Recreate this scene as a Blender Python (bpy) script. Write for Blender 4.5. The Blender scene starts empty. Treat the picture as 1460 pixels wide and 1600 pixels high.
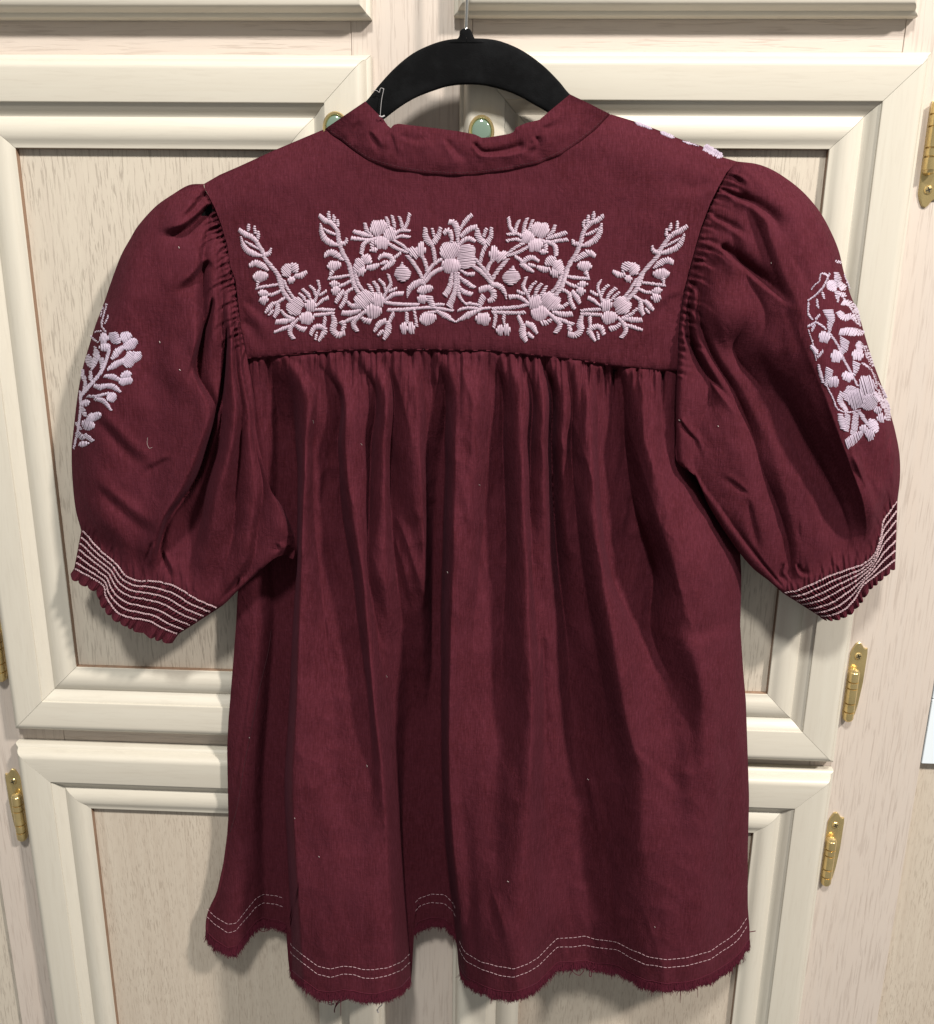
import bpy, bmesh, math, random
import numpy as np
from mathutils import Vector, Matrix, kdtree

# ------------------------------------------------------------------ camera, world, lamps, exposure
scene = bpy.context.scene
COL = scene.collection
rnd = random.Random(7)
FPX, PITCH, YAW, ROLL = 1400.0, math.radians(15.8), math.radians(-2.397), math.radians(0.664)
CAMY, Z0 = -0.779, 1.30                      # camera 0.78 m from the face frame (y = 0), 1.30 m up
_f = np.array([math.sin(YAW)*math.cos(PITCH), math.cos(YAW)*math.cos(PITCH), -math.sin(PITCH)])
_r = np.array([math.cos(YAW), -math.sin(YAW), 0.0]); _u = np.cross(_r, _f)
_R = _r*math.cos(ROLL)+_u*math.sin(ROLL); _U = -_r*math.sin(ROLL)+_u*math.cos(ROLL)
cam = bpy.data.objects.new('camera', bpy.data.cameras.new('camera')); COL.objects.link(cam)
m = Matrix.Identity(4)
for i in range(3):
    m[i][0], m[i][1], m[i][2] = _R[i], _U[i], -_f[i]
m[0][3], m[1][3], m[2][3] = 0.0, CAMY, Z0
cam.matrix_world = m
cam.data.sensor_fit = 'HORIZONTAL'; cam.data.sensor_width = 36
cam.data.lens = FPX/1460*36; cam.data.clip_start = 0.02; cam.data.clip_end = 50
scene.camera = cam

world = bpy.data.worlds.new("World"); scene.world = world; world.use_nodes = True
bg = world.node_tree.nodes['Background']
bg.inputs[0].default_value = (0.90, 0.89, 0.86, 1); bg.inputs[1].default_value = 0.29

def lamp(name, loc, target, power, col, size):
    l = bpy.data.lights.new(name, 'AREA'); l.shape = 'DISK'; l.size = size; l.energy = power; l.color = col
    o = bpy.data.objects.new(name, l); COL.objects.link(o); o.location = loc
    o.rotation_euler = (Vector(target)-Vector(loc)).to_track_quat('-Z', 'Y').to_euler()
    return o
lamp('ceiling_spot', (1.90, -1.75, 3.30), (0.0, 0.0, 1.1), 132, (1.0, 0.935, 0.87), 0.26)
lamp('ceiling_spot', (-0.10, -1.95, 3.55), (0.0, 0.0, 1.0), 82, (1.0, 0.985, 0.94), 0.34)
scene.view_settings.view_transform = 'Standard'; scene.view_settings.look = 'None'
scene.view_settings.exposure = 0.0; scene.view_settings.gamma = 1.0

# ------------------------------------------------------------------ helpers
MM = 0.001
def W(px, py, d):
    """point on the ray of a photo pixel at d millimetres in front of the face frame (a real place in the room)"""
    px = np.asarray(px, float); py = np.asarray(py, float); d = np.asarray(d, float)
    x = (px-730)/FPX; y = (800-py)/FPX
    D = _f[None, :]+x.reshape(-1, 1)*_R[None, :]+y.reshape(-1, 1)*_U[None, :]
    s = (-d.reshape(-1)*MM-CAMY)/D[:, 1]
    P = D*s[:, None]; P[:, 1] += CAMY; P[:, 2] += Z0
    return P

def tag(o, label=None, cat=None, kind=None, group=None):
    if label: o['label'] = label
    if cat: o['category'] = cat
    if kind: o['kind'] = kind
    if group: o['group'] = group
    return o
def root(name, loc, label, cat):
    o = bpy.data.objects.new(name, None); o.empty_display_size = 0.02
    COL.objects.link(o); o.location = loc
    return tag(o, label, cat)
def origin(o):
    p = Vector((0, 0, 0))
    while o is not None:
        p += o.location; o = o.parent
    return np.array(p)
def mesh(name, V, F, mats, parent=None, smooth=True, angle=None, mi=None, uv=None):
    me = bpy.data.meshes.new(name)
    V = np.asarray(V, float)
    if parent is not None: V = V-origin(parent)[None, :]
    me.from_pydata(V.tolist(), [], F if isinstance(F, list) else F.tolist())
    for mt in (mats if isinstance(mats, (list, tuple)) else [mats]): me.materials.append(mt)
    if mi is not None: me.polygons.foreach_set('material_index', np.asarray(mi, dtype=np.int32))
    if smooth:
        me.polygons.foreach_set('use_smooth', np.ones(len(me.polygons), dtype=bool))
        if angle: me.set_sharp_from_angle(angle=math.radians(angle))
    me.update()
    o = bpy.data.objects.new(name, me); COL.objects.link(o)
    if parent is not None: o.parent = parent
    return o
def grid_faces(nr, nc, base=0, flip=False):
    i = np.arange(nr-1)[:, None]*nc+np.arange(nc-1)[None, :]+base
    q = np.stack([i, i+1, i+nc+1, i+nc], -1).reshape(-1, 4)
    return q[:, ::-1] if flip else q
class MB:
    def __init__(s): s.v = []; s.f = []; s.m = []
    def add(s, V, F, mi=0):
        b = len(s.v); s.v += [tuple(p) for p in V]
        s.f += [tuple(int(i)+b for i in f) for f in F]; s.m += [mi]*len(F)
    def box(s, x0, x1, y0, y1, z0, z1, mi=0):
        V = [(x, y, z) for x in (x0, x1) for y in (y0, y1) for z in (z0, z1)]
        s.add(V, [(0, 1, 3, 2), (4, 6, 7, 5), (0, 4, 5, 1), (2, 3, 7, 6), (0, 2, 6, 4), (1, 5, 7, 3)], mi)
    def lathe(s, prof, c, axis='Z', n=20, sx=1, sz=1, mi=0):
        V = []; k = len(prof)
        for r, h in prof:
            for j in range(n):
                a = 2*math.pi*j/n; p, q = r*math.cos(a), r*math.sin(a)
                V.append((c[0]+p, c[1]+q, c[2]+h) if axis == 'Z' else (c[0]+p*sx, c[1]-h, c[2]+q*sz))
        F = [(i*n+j, i*n+(j+1) % n, (i+1)*n+(j+1) % n, (i+1)*n+j) for i in range(k-1) for j in range(n)]
        F.append(tuple(range(n))); F.append(tuple(range((k-1)*n, k*n)))
        s.add(V, F, mi)
    def tube(s, P, r, n=6, mi=0):
        P = np.asarray(P, float); N = len(P)
        if N < 2: return
        r = np.broadcast_to(np.asarray(r, float), (N,))
        T = np.gradient(P, axis=0); T /= np.linalg.norm(T, axis=1)[:, None]+1e-12
        up = np.array([0.13, -0.97, 0.2]); A = np.cross(T, up); A /= np.linalg.norm(A, axis=1)[:, None]+1e-9
        B = np.cross(T, A)
        a = np.arange(n)*2*math.pi/n
        V = (P[:, None, :]+r[:, None, None]*(A[:, None, :]*np.cos(a)[None, :, None]+B[:, None, :]*np.sin(a)[None, :, None])).reshape(-1, 3)
        F = [(i*n+j, i*n+(j+1) % n, (i+1)*n+(j+1) % n, (i+1)*n+j) for i in range(N-1) for j in range(n)]
        F += [tuple(range(n)), tuple(range((N-1)*n, N*n))]
        s.add(V, F, mi)
    def build(s, name, mats, parent=None, smooth=True, angle=None):
        return mesh(name, s.v, s.f, mats, parent, smooth, angle, s.m)

def catmull(P, n):
    """n points evenly spaced by length on a smooth curve through P"""
    P = np.asarray(P, float)
    if len(P) > 2:
        Q = np.vstack([2*P[0]-P[1], P, 2*P[-1]-P[-2]]); out = []
        t = np.linspace(0, 1, 12, endpoint=False)[:, None]
        for i in range(len(P)-1):
            a, b, c, d = Q[i:i+4]
            out.append(0.5*((2*b)+(-a+c)*t+(2*a-5*b+4*c-d)*t**2+(-a+3*b-3*c+d)*t**3))
        P = np.vstack(out+[P[-1:]])
    L = np.r_[0, np.cumsum(np.linalg.norm(np.diff(P, axis=0), axis=1))]
    s = np.linspace(0, L[-1], n)
    return np.stack([np.interp(s, L, P[:, k]) for k in range(P.shape[1])], 1)
def polyline(P, n):
    P = np.asarray(P, float)
    L = np.r_[0, np.cumsum(np.linalg.norm(np.diff(P, axis=0), axis=1))]
    s = np.linspace(0, L[-1], n)
    return np.stack([np.interp(s, L, P[:, k]) for k in range(2)], 1)

def sstep(a, b, x):
    t = np.clip((x-a)/(b-a), 0, 1); return t*t*(3-2*t)
_nr = np.random.RandomState(3); _LAT = _nr.rand(257, 257)*2-1
def noise(x, y, o=0):
    x = x+o*37.7; y = y+o*91.3
    xi = np.floor(x).astype(int); yi = np.floor(y).astype(int); fx = x-xi; fy = y-yi
    fx = fx*fx*(3-2*fx); fy = fy*fy*(3-2*fy); a = xi % 256; b = yi % 256
    return (_LAT[a, b]*(1-fx)+_LAT[a+1, b]*fx)*(1-fy)+(_LAT[a, b+1]*(1-fx)+_LAT[a+1, b+1]*fx)*fy
def fold(px, py, pts, hl, wl, hr, wr, ws=3.0, taper=(0.2, 0.5), grow=0.7):
    """raise/lower cloth along a drawn fold line: hl over wl px on its left, hr over wr on its right (line drawn downwards)"""
    P = catmull(pts, max(8, 4*len(pts)))
    best = np.full(px.shape, 1e9); t = np.zeros(px.shape); sp = np.zeros(px.shape)
    n = len(P)-1
    for i in range(n):
        a, b = P[i], P[i+1]; d = b-a; L2 = d@d
        qx = px-a[0]; qy = py-a[1]
        k = np.clip((qx*d[0]+qy*d[1])/L2, 0, 1)
        ex = qx-k*d[0]; ey = qy-k*d[1]; dist = ex*ex+ey*ey
        sg = np.where(qx*d[1]-qy*d[0] >= 0, 1.0, -1.0)
        mk = dist < best
        best = np.where(mk, dist, best); t = np.where(mk, sg*np.sqrt(dist), t); sp = np.where(mk, (i+k)/n, sp)
    ws = (ws*1.2+0.8)*(0.6+1.2*sp); bl = sstep(-ws, ws, t)
    w = sstep(0, taper[0]+1e-6, sp)*sstep(0, taper[1]+1e-6, 1-sp); gsc = 0.65+grow*sp; wl = wl*gsc; wr = wr*gsc
    return w*((1-bl)*hl*np.exp(-(t/wl)**2)+bl*hr*np.exp(-(t/wr)**2))

# ------------------------------------------------------------------ materials
def mat(name):
    M = bpy.data.materials.new(name); M.use_nodes = True
    nt = M.node_tree; b = nt.nodes['Principled BSDF']
    return M, nt, b
def nd(nt, t, **kw):
    n = nt.nodes.new(t)
    for k, v in kw.items(): setattr(n, k, v)
    return n
def texco(nt, scale, rot=(0, 0, 0), loc=(0, 0, 0)):
    g = nd(nt, 'ShaderNodeNewGeometry'); mp = nd(nt, 'ShaderNodeMapping')
    mp.inputs['Scale'].default_value = scale; mp.inputs['Rotation'].default_value = rot; mp.inputs['Location'].default_value = loc
    nt.links.new(g.outputs['Position'], mp.inputs[0]); return mp.outputs[0]
def noisetex(nt, co, scale=1, detail=3, rough=0.55, dist=0):
    n = nd(nt, 'ShaderNodeTexNoise'); n.inputs['Scale'].default_value = scale; n.inputs['Detail'].default_value = detail
    n.inputs['Roughness'].default_value = rough; n.inputs['Distortion'].default_value = dist
    nt.links.new(co, n.inputs['Vector']); return n.outputs[0]
def ramp(nt, src, stops):
    r = nd(nt, 'ShaderNodeValToRGB'); e = r.color_ramp.elements
    while len(e) < len(stops): e.new(0.5)
    for k, (p, c) in enumerate(stops):
        e[k].position = p; e[k].color = (c, c, c, 1) if isinstance(c, (int, float)) else (*c, 1)
    nt.links.new(src, r.inputs[0]); return r.outputs[0]
def mix(nt, fac, a, b, mode='MIX'):
    n = nd(nt, 'ShaderNodeMix', data_type='RGBA', blend_type=mode)
    for s, v in ((0, fac), (6, a), (7, b)):
        if hasattr(v, 'default_value') or hasattr(v, 'is_output'): nt.links.new(v, n.inputs[s])
        elif isinstance(v, tuple): n.inputs[s].default_value = (*v, 1)
        else: n.inputs[s].default_value = v
    return n.outputs[2]
def bump(nt, b, h, strength, dist):
    n = nd(nt, 'ShaderNodeBump'); n.inputs['Strength'].default_value = strength; n.inputs['Distance'].default_value = dist
    nt.links.new(h, n.inputs['Height']); nt.links.new(n.outputs[0], b.inputs['Normal']); return n

def wood(name, vertical, base, dark, amount, tint, rough=0.42, pore=(330, 26), loc=(0, 0, 0)):
    M, nt, b = mat(name)
    a, c = pore
    sc = (a, 1, c) if vertical else (c, 1, a)
    sf = (90, 1, 3.2) if vertical else (3.2, 1, 90)
    co = texco(nt, sc, loc=loc); pores = ramp(nt, noisetex(nt, co, 1, 3, 0.6, 0.5), [(0.52, 0), (0.62, 1)])
    co2 = texco(nt, sf, loc=loc); streak = noisetex(nt, co2, 1, 4, 0.6, 1.2)
    co3 = texco(nt, (7, 7, 7)); big = noisetex(nt, co3, 1, 3)
    gate = ramp(nt, noisetex(nt, texco(nt, (30, 1, 9) if vertical else (9, 1, 30), loc=loc), 1, 3, 0.6), [(0.34, 0.35), (0.62, 1)])
    col = mix(nt, ramp(nt, streak, [(0.32, 0), (0.72, 1)]), base, tint)
    col = mix(nt, ramp(nt, big, [(0.35, 0), (0.7, 0.35)]), col, tuple(x*0.93 for x in base))
    pg = nd(nt, 'ShaderNodeMath', operation='MULTIPLY'); nt.links.new(pores, pg.inputs[0]); nt.links.new(gate, pg.inputs[1])
    pm = nd(nt, 'ShaderNodeMath', operation='MULTIPLY'); nt.links.new(pg.outputs[0], pm.inputs[0]); pm.inputs[1].default_value = amount
    col = mix(nt, pm.outputs[0], col, dark)
    nt.links.new(col, b.inputs['Base Color']); b.inputs['Roughness'].default_value = rough
    inv = nd(nt, 'ShaderNodeMath', operation='MULTIPLY_ADD'); nt.links.new(pg.outputs[0], inv.inputs[0]); inv.inputs[1].default_value = -1; inv.inputs[2].default_value = 1
    bump(nt, b, inv.outputs[0], 0.45*amount, 0.0006)
    return M
CREAM = (0.60, 0.56, 0.475); CREAM2 = (0.57, 0.525, 0.44); PINK = (0.58, 0.505, 0.44); PORE = (0.30, 0.245, 0.19)
M_railv = wood('painted_wood_upright', True, CREAM, PORE, 0.09, CREAM2, 0.40, (420, 30))
M_railh = wood('painted_wood_level', False, CREAM, PORE, 0.09, CREAM2, 0.40, (420, 30))
M_panel = wood('limed_oak_panel', True, (0.59, 0.525, 0.43), (0.26, 0.215, 0.17), 0.58, (0.55, 0.48, 0.395), 0.45, (560, 46), (3.3, 0, 1.7))
M_panel2 = wood('limed_oak_fine_panel', True, (0.58, 0.505, 0.41), (0.31, 0.245, 0.185), 0.5, (0.50, 0.42, 0.335), 0.45, (700, 80), (8.3, 0, 4.7))
M_framev = wood('limed_oak_upright', True, PINK, (0.33, 0.26, 0.215), 0.42, (0.585, 0.50, 0.43), 0.45, (460, 22))
M_frameh = wood('limed_oak_level', False, PINK, (0.33, 0.26, 0.215), 0.42, (0.585, 0.50, 0.43), 0.45, (460, 22))
M_bare = wood('bare_brown_edge', True, (0.30, 0.19, 0.125), (0.16, 0.1, 0.07), 0.5, (0.24, 0.15, 0.1))
def plain(name, col, rough, metal=0.0, **kw):
    M, nt, b = mat(name); b.inputs['Base Color'].default_value = (*col, 1)
    b.inputs['Roughness'].default_value = rough; b.inputs['Metallic'].default_value = metal
    for k, v in kw.items(): b.inputs[k].default_value = v
    return M
def brassy(name, col, rough):
    M, nt, b = mat(name)
    n = noisetex(nt, texco(nt, (120, 120, 60)), 1, 4)
    nt.links.new(mix(nt, ramp(nt, n, [(0.35, 0), (0.7, 1)]), col, tuple(x*0.72 for x in col)), b.inputs['Base Color'])
    b.inputs['Metallic'].default_value = 0.82
    nt.links.new(ramp(nt, n, [(0.3, rough), (0.7, rough+0.12)]), b.inputs['Roughness']); return M
M_brass = brassy('polished_brass', (0.78, 0.60, 0.28), 0.2)
M_slot = plain('dark_slot', (0.02, 0.016, 0.01), 0.6)
M_dome = plain('mirror_dome_green_reflection', (0.42, 0.58, 0.45), 0.08, 0.75)  # mirror cabochon; the greenish room it reflects is put into the base colour
M_steel = plain('steel_wire', (0.62, 0.62, 0.60), 0.2, 1.0)
M_white = plain('white_laminate', (0.74, 0.80, 0.84), 0.35)
M_carc = plain('cabinet_inside', (0.30, 0.25, 0.2), 0.7)

def velvet():
    M, nt, b = mat('black_flocking')
    n = noisetex(nt, texco(nt, (900, 900, 900)), 1, 3)
    big = noisetex(nt, texco(nt, (28, 28, 28)), 1, 4, 0.65)
    c = mix(nt, ramp(nt, big, [(0.45, 0), (0.8, 0.6)]), (0.0025, 0.0025, 0.0028), (0.013, 0.0135, 0.0145))
    nt.links.new(c, b.inputs['Base Color']); b.inputs['Roughness'].default_value = 0.95
    b.inputs['Specular IOR Level'].default_value = 0.12
    b.inputs['Sheen Weight'].default_value = 0.03; b.inputs['Sheen Roughness'].default_value = 0.5
    b.inputs['Sheen Tint'].default_value = (0.5, 0.5, 0.52, 1)
    bump(nt, b, n, 0.5, 0.0006); return M
M_velvet = velvet()
def cloth(name, c1, c2, c3, sheen=0.02):
    M, nt, b = mat(name)
    warp = noisetex(nt, texco(nt, (1500, 300, 90)), 1, 2, 0.6)
    weft = noisetex(nt, texco(nt, (90, 300, 1500)), 1, 2, 0.6)
    blot = noisetex(nt, texco(nt, (26, 26, 22)), 1, 4, 0.62)
    heath = noisetex(nt, texco(nt, (420, 420, 420)), 1, 2, 0.6)
    col = mix(nt, ramp(nt, warp, [(0.36, 0), (0.66, 1)]), c1, c2)
    col = mix(nt, ramp(nt, weft, [(0.40, 0), (0.70, 0.7)]), col, c3)
    col = mix(nt, ramp(nt, heath, [(0.35, 0.35), (0.7, 0)]), col, tuple(x*0.62 for x in c1))
    col = mix(nt, ramp(nt, blot, [(0.36, 0), (0.68, 0.30)]), col, c2)
    nt.links.new(col, b.inputs['Base Color'])
    b.inputs['Roughness'].default_value = 0.88; b.inputs['Specular IOR Level'].default_value = 0.03
    b.inputs['Sheen Weight'].default_value = sheen; b.inputs['Sheen Roughness'].default_value = 0.45
    b.inputs['Sheen Tint'].default_value = (0.80, 0.36, 0.52, 1)
    add = nd(nt, 'ShaderNodeMath', operation='ADD'); nt.links.new(warp, add.inputs[0]); nt.links.new(weft, add.inputs[1])
    n1 = bump(nt, b, add.outputs[0], 0.35, 0.0005)
    cr = noisetex(nt, texco(nt, (85, 60, 48)), 1, 6, 0.66, 0.8)
    n2 = nd(nt, 'ShaderNodeBump'); n2.inputs['Strength'].default_value = 0.5; n2.inputs['Distance'].default_value = 0.0025
    nt.links.new(cr, n2.inputs['Height']); nt.links.new(n2.outputs[0], n1.inputs['Normal'])
    return M
M_cloth = cloth('burgundy_cotton', (0.054, 0.0100, 0.0143), (0.094, 0.0202, 0.0315), (0.075, 0.0138, 0.0187))
M_fray = cloth('burgundy_raw_edge', (0.070, 0.011, 0.0195), (0.092, 0.0155, 0.028), (0.08, 0.012, 0.022), 0.1)
def thread(name, c1, c2):
    M, nt, b = mat(name)
    n = noisetex(nt, texco(nt, (260, 260, 260)), 1, 3)
    nt.links.new(mix(nt, ramp(nt, n, [(0.3, 0), (0.7, 1)]), c1, c2), b.inputs['Base Color'])
    b.inputs['Roughness'].default_value = 0.55; b.inputs['Sheen Weight'].default_value = 0.15
    bump(nt, b, noisetex(nt, texco(nt, (1800, 1800, 1800)), 1, 2), 0.3, 0.0003); return M
M_lilac = thread('lilac_embroidery_thread', (0.42, 0.315, 0.38), (0.52, 0.405, 0.475))
M_stitch = thread('pale_lilac_stitching', (0.48, 0.315, 0.34), (0.60, 0.43, 0.45))
M_hem = thread('pink_hem_stitching', (0.43, 0.27, 0.30), (0.54, 0.37, 0.39))
M_hem_shade = thread('pink_hem_stitching_shade', (0.40, 0.235, 0.265), (0.48, 0.30, 0.33))  # hem thread again, with the shade of the set-back folds painted into it
M_seam = plain('burgundy_seam_thread', (0.05, 0.008, 0.014), 0.8)
M_grey = plain('grey_loose_thread', (0.36, 0.34, 0.34), 0.6)

# ------------------------------------------------------------------ the cupboards (millimetres in x and z relative to the camera, t = proud of the frame)
def mz(z): return Z0+z*MM
cab = root('cupboard', (0, 0, mz(-1010)), 'cream painted built-in cupboard with raised panel doors behind the blouse', 'cupboard')
def slab(name, x0, x1, z0, z1, y0, y1, m, parent=cab):
    b = MB(); b.box(x0*MM, x1*MM, y0*MM, y1*MM, mz(z0), mz(z1))
    o = b.build(name, m, parent, smooth=False)
    md = o.modifiers.new('edge', 'BEVEL'); md.width = 0.0004; md.segments = 1
    return o
g = 0.25
slab('stile', -520, -432, -1010, 290, 0, 19, M_framev)
slab('stile', -128.5, -33, -1010, 290, 0, 19, M_framev)
slab('stile', 301, 405, -1010, 290, 0, 19, M_framev)
for x0, x1 in ((-432+g, -128.5-g), (-33+g, 301-g)):
    slab('face_rail', x0, x1, 128, 200, 0.3, 19, M_frameh)
    slab('face_rail', x0, x1, -500, -425, 0.3, 19, M_frameh)
slab('end_panel', 405.3, 640, -1010, 290, 7, 22, M_panel2)
slab('end_panel', -760, -520.3, -1010, 290, 5, 22, M_panel)
slab('carcass', -515, 400, -1005, 285, 20, 300, M_carc)

# door profile: (distance from outer edge, proud of frame)
PROF = [(0, 0.4), (0, 7.0), (0.5, 8.4), (1.6, 9.4), (3.4, 10.2), (3.9, 11.6), (4.6, 14.2), (6.0, 16.8), (8.0, 18.4), (10.2, 19.0), (12, 19.0),
        (35.6, 19.0), (36.2, 18.7), (36.5, 17.2), (37.2, 17.0), (39.5, 15.6), (42, 13.2), (44.5, 11.4), (46.3, 10.9), (46.8, 11.3),
        (48.5, 12.2), (51, 13.5), (54, 14.3), (57.5, 14.5), (61, 14.1), (64, 12.6), (66.2, 11.5), (68, 11.1), (69.7, 10.9), (70.1, 10.2), (70.2, 5.0)]
def member(name, x0, x1, zo, zi_dir, horiz, m, parent):
    """mitred frame member: horiz rail from x0..x1 with outer edge zo; upright when not horiz (roles of x and z swap)"""
    V = []; s = 0.18
    for w, t in PROF:
        for e in (0, 1):
            a = (x0+w+s) if e == 0 else (x1-w-s); c = zo+zi_dir*w
            V.append((a*MM, -t*MM, mz(c)) if horiz else (c*MM, -t*MM, mz(a)))
    n = len(PROF)
    F = [(2*i, 2*i+1, 2*i+3, 2*i+2) for i in range(n-1)]
    flip = (zi_dir < 0) == horiz
    if not flip: F = [f[::-1] for f in F]
    F.append(tuple(range(0, 2*n, 2))); F.append(tuple(range(1, 2*n, 2)))
    return mesh(name, V, F, [m, M_bare], parent, True, 28, [0]*(n-2)+[1]+[0, 0])
def knob(cx, cz, parent):
    b = MB(); c = (cx*MM, -19*MM, mz(cz))
    b.lathe([(0.006, 0.0), (0.0055, 0.004), (0.0042, 0.007), (0.0042, 0.010), (0.007, 0.012), (0.0094, 0.0135), (0.0101, 0.0155), (0.0100, 0.0172), (0.0094, 0.0182), (0.0082, 0.0180), (0.0076, 0.0166)], c, 'Y', 36, 1, 1.22, 0)
    b.lathe([(0.0077, 0.0166), (0.0073, 0.0175), (0.0066, 0.0180), (0.0045, 0.0184), (0.002, 0.0186), (0.0003, 0.01865)], c, 'Y', 36, 1, 1.22, 1)
    return b.build('knob', [M_brass, M_dome], parent, True, 40)
def door(x0, x1, z0, z1, pm, kx=None, kz=None):
    p = slab('cupboard_door', x0+70, x1-70, z0+70, z1-70, -5.4, -0.6, pm)
    member('rail', x0, x1, z1, -1, True, M_railh, p); member('rail', x0, x1, z0, 1, True, M_railh, p)
    member('stile', z0, z1, x0, 1, False, M_railv, p); member('stile', z0, z1, x1, -1, False, M_railv, p)
    if kx is not None: knob(kx, kz, p)
    return p
door(-475.5, -112, -451, 153, M_panel, -136.5, 96)
door(-42, 320, -457.5, 156, M_panel, -23.5, 94)
door(-477.5, -114, -1010, -466.5, M_panel2)
door(-42, 321.5, -1010, -466.5, M_panel2)
def drawer(x0, x1, z0):
    """slab drawer front with the same lipped edge"""
    P = [p for p in PROF if p[0] <= 12]; V = []; F = []
    z1 = z0+150
    for w, t in P:
        V += [((x0+w)*MM, -t*MM, mz(z0+w)), ((x1-w)*MM, -t*MM, mz(z0+w)), ((x1-w)*MM, -t*MM, mz(z1-w)), ((x0+w)*MM, -t*MM, mz(z1-w))]
    for i in range(len(P)-1):
        for j in range(4):
            k = (j+1) % 4; F.append((4*i+j, 4*i+k, 4*i+4+k, 4*i+4+j))
    n = 4*(len(P)-1); F.append((n, n+1, n+2, n+3))
    return mesh('drawer_front', V, F, M_railh, cab, True, 28)
drawer(-476, -111.5, 179); drawer(-47, 306, 180.5)

def hinge(side, x, zt, zb, screw_top=True):
    """face-mounted brass hinge: plate on the stile, knuckle barrel beside the door edge; side=+1 plate to the right of the barrel"""
    h = zt-zb; s = side; up = 1 if screw_top else -1
    zc = (zt+zb)/2
    def q(xx, zz): return (x+s*xx, zc+up*zz)
    out = [(-6, -h*.40), (-6, h*.36), (-4.5, h*.42), (-2.0, h*.48), (0.8, h*.495), (3.2, h*.47), (5.2, h*.43), (7.2, h*.42), (8.8, h*.425), (9.3, h*.36), (9.0, 0), (7.5, -h*.25), (5.8, -h*.40), (3, -h*.46), (-2, -h*.49), (-5, -h*.46)]
    b = MB(); n = len(out); V = []
    for t, sc in ((0.1, 1.0), (1.3, 1.0), (1.9, 0.86)):
        for (xx, zz) in out:
            cx = 1.5+(xx-1.5)*sc; a = q(cx, zz*(0.985 if sc < 1 else 1)); V.append((a[0]*MM, -t*MM, mz(a[1])))
    F = [(r*n+i, r*n+(i+1) % n, (r+1)*n+(i+1) % n, (r+1)*n+i) for r in range(2) for i in range(n)]+[tuple(range(2*n, 3*n))]
    b.add(V, F)
    o = b.build('hinge', M_brass, cab, True, 35)
    b = MB(); L = h*0.67; z0 = -h*0.47; R = 5.0
    prof = [(0.3, z0), (2.2, z0+0.5), (4.2, z0+2.2), (R, z0+4.2)]
    for k in (0.20, 0.36, 0.64, 0.76):
        zz = z0+L*k; prof += [(R, zz-0.7), (R-1.5, zz-0.35), (R-1.5, zz+0.35), (R, zz+0.7)]
    prof += [(R, z0+L-4), (R-0.4, z0+L-3.6), (4.0, z0+L-1.6), (2.0, z0+L-0.3), (0.3, z0+L)]
    c = q(-2.2, 0)
    b.lathe([(r*MM, up*zz*MM) for r, zz in prof], (c[0]*MM, -5.6*MM, mz(zc)), 'Z', 24)
    b.build('barrel', M_brass, o, True, 35)
    b = MB(); c = q(1.0, h*0.33); cc = (c[0]*MM, -1.7*MM, mz(c[1]))
    b.lathe([(0.0034, 0), (0.0034, 0.0006), (0.0028, 0.0013), (0.0012, 0.0017), (0.0002, 0.0018)], cc, 'Y', 18, mi=0)
    for ang in (0.35, 0.35+math.pi/2):
        dx, dz = math.cos(ang), math.sin(ang); L = 2.1
        V = [(cc[0]+(dx*a*L-dz*bb*0.45)*MM, cc[1]-yy*MM, cc[2]+(dz*a*L+dx*bb*0.45)*MM) for yy in (1.2, 1.86) for a, bb in ((-1, -1), (1, -1), (1, 1), (-1, 1))]
        b.add(V, [(4, 5, 6, 7), (0, 1, 5, 4), (1, 2, 6, 5), (2, 3, 7, 6), (3, 0, 4, 7)], 1)
    b.build('screw', [M_brass, M_slot], o, True, 35)
hinge(1, 330.5, -336, -418); hinge(1, 331.5, -516, -600); hinge(1, 333.5, 126, 43, False)
hinge(-1, -488, -500, -584); hinge(-1, -486, -322, -404)

wd = root('drawer_front', (0.43, 0.0, mz(-460)), 'bluish white drawer front at the right edge beside the cream stile', 'drawer')
slab('front_board', 405.6, 640, -460, -392.6, -1.0, 6.6, M_white, wd); slab('front_board', 405.6, 640, -391.6, -300, -1.0, 6.6, M_white, wd)

# ------------------------------------------------------------------ the blouse (outlines traced in photo pixels, every point set at its real distance from the doors)
blo = root('blouse', (0.0, -0.05, mz(-700)), 'burgundy puff sleeved cotton blouse with lilac floral embroidery hanging on a black hanger', 'blouse')
def A(*p): return np.array(p, float).reshape(-1, 2)

# ---- skirt of the blouse
SEAM = A(380,560, 422,558, 466,554, 504,550, 547,547, 619,546, 691,546, 780,548, 835,554, 904,563, 961,572, 1010,577, 1062,580)
HEM = A(321,1466, 336,1482, 356,1493, 369,1491, 382,1475, 399,1454, 412,1447, 432,1449, 447,1455, 451,1508, 455,1526, 474,1542, 497,1560, 516,1563, 537,1559, 553,1560, 566,1564, 585,1565, 605,1561, 628,1553, 641,1539,
        643.5,1527, 647,1462, 655,1453, 675,1446, 695,1448, 708,1460, 714,1474, 717,1516, 721,1527, 728,1539, 753,1552, 778,1560, 803,1563, 825,1555, 841,1546, 871,1516, 896,1515, 914,1512, 931,1517, 964,1521, 985,1532, 1010,1544, 1042,1549, 1074,1546, 1110,1535, 1138,1517, 1156,1502, 1172,1478)
LEFT = [(552, 388), (700, 383), (900, 376), (935, 371), (980, 369), (1058, 363), (1131, 357), (1176, 355), (1281, 357), (1312, 355), (1357, 349), (1402, 339), (1435, 328), (1467, 321), (1600, 318)]
RIGHT = [(552, 1060), (640, 1060), (740, 1085), (800, 1125), (865, 1157), (900, 1159), (980, 1157), (1055, 1162), (1100, 1166), (1161, 1168), (1251, 1171), (1327, 1169), (1402, 1169), (1440, 1169), (1478, 1172), (1600, 1172)]
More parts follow.
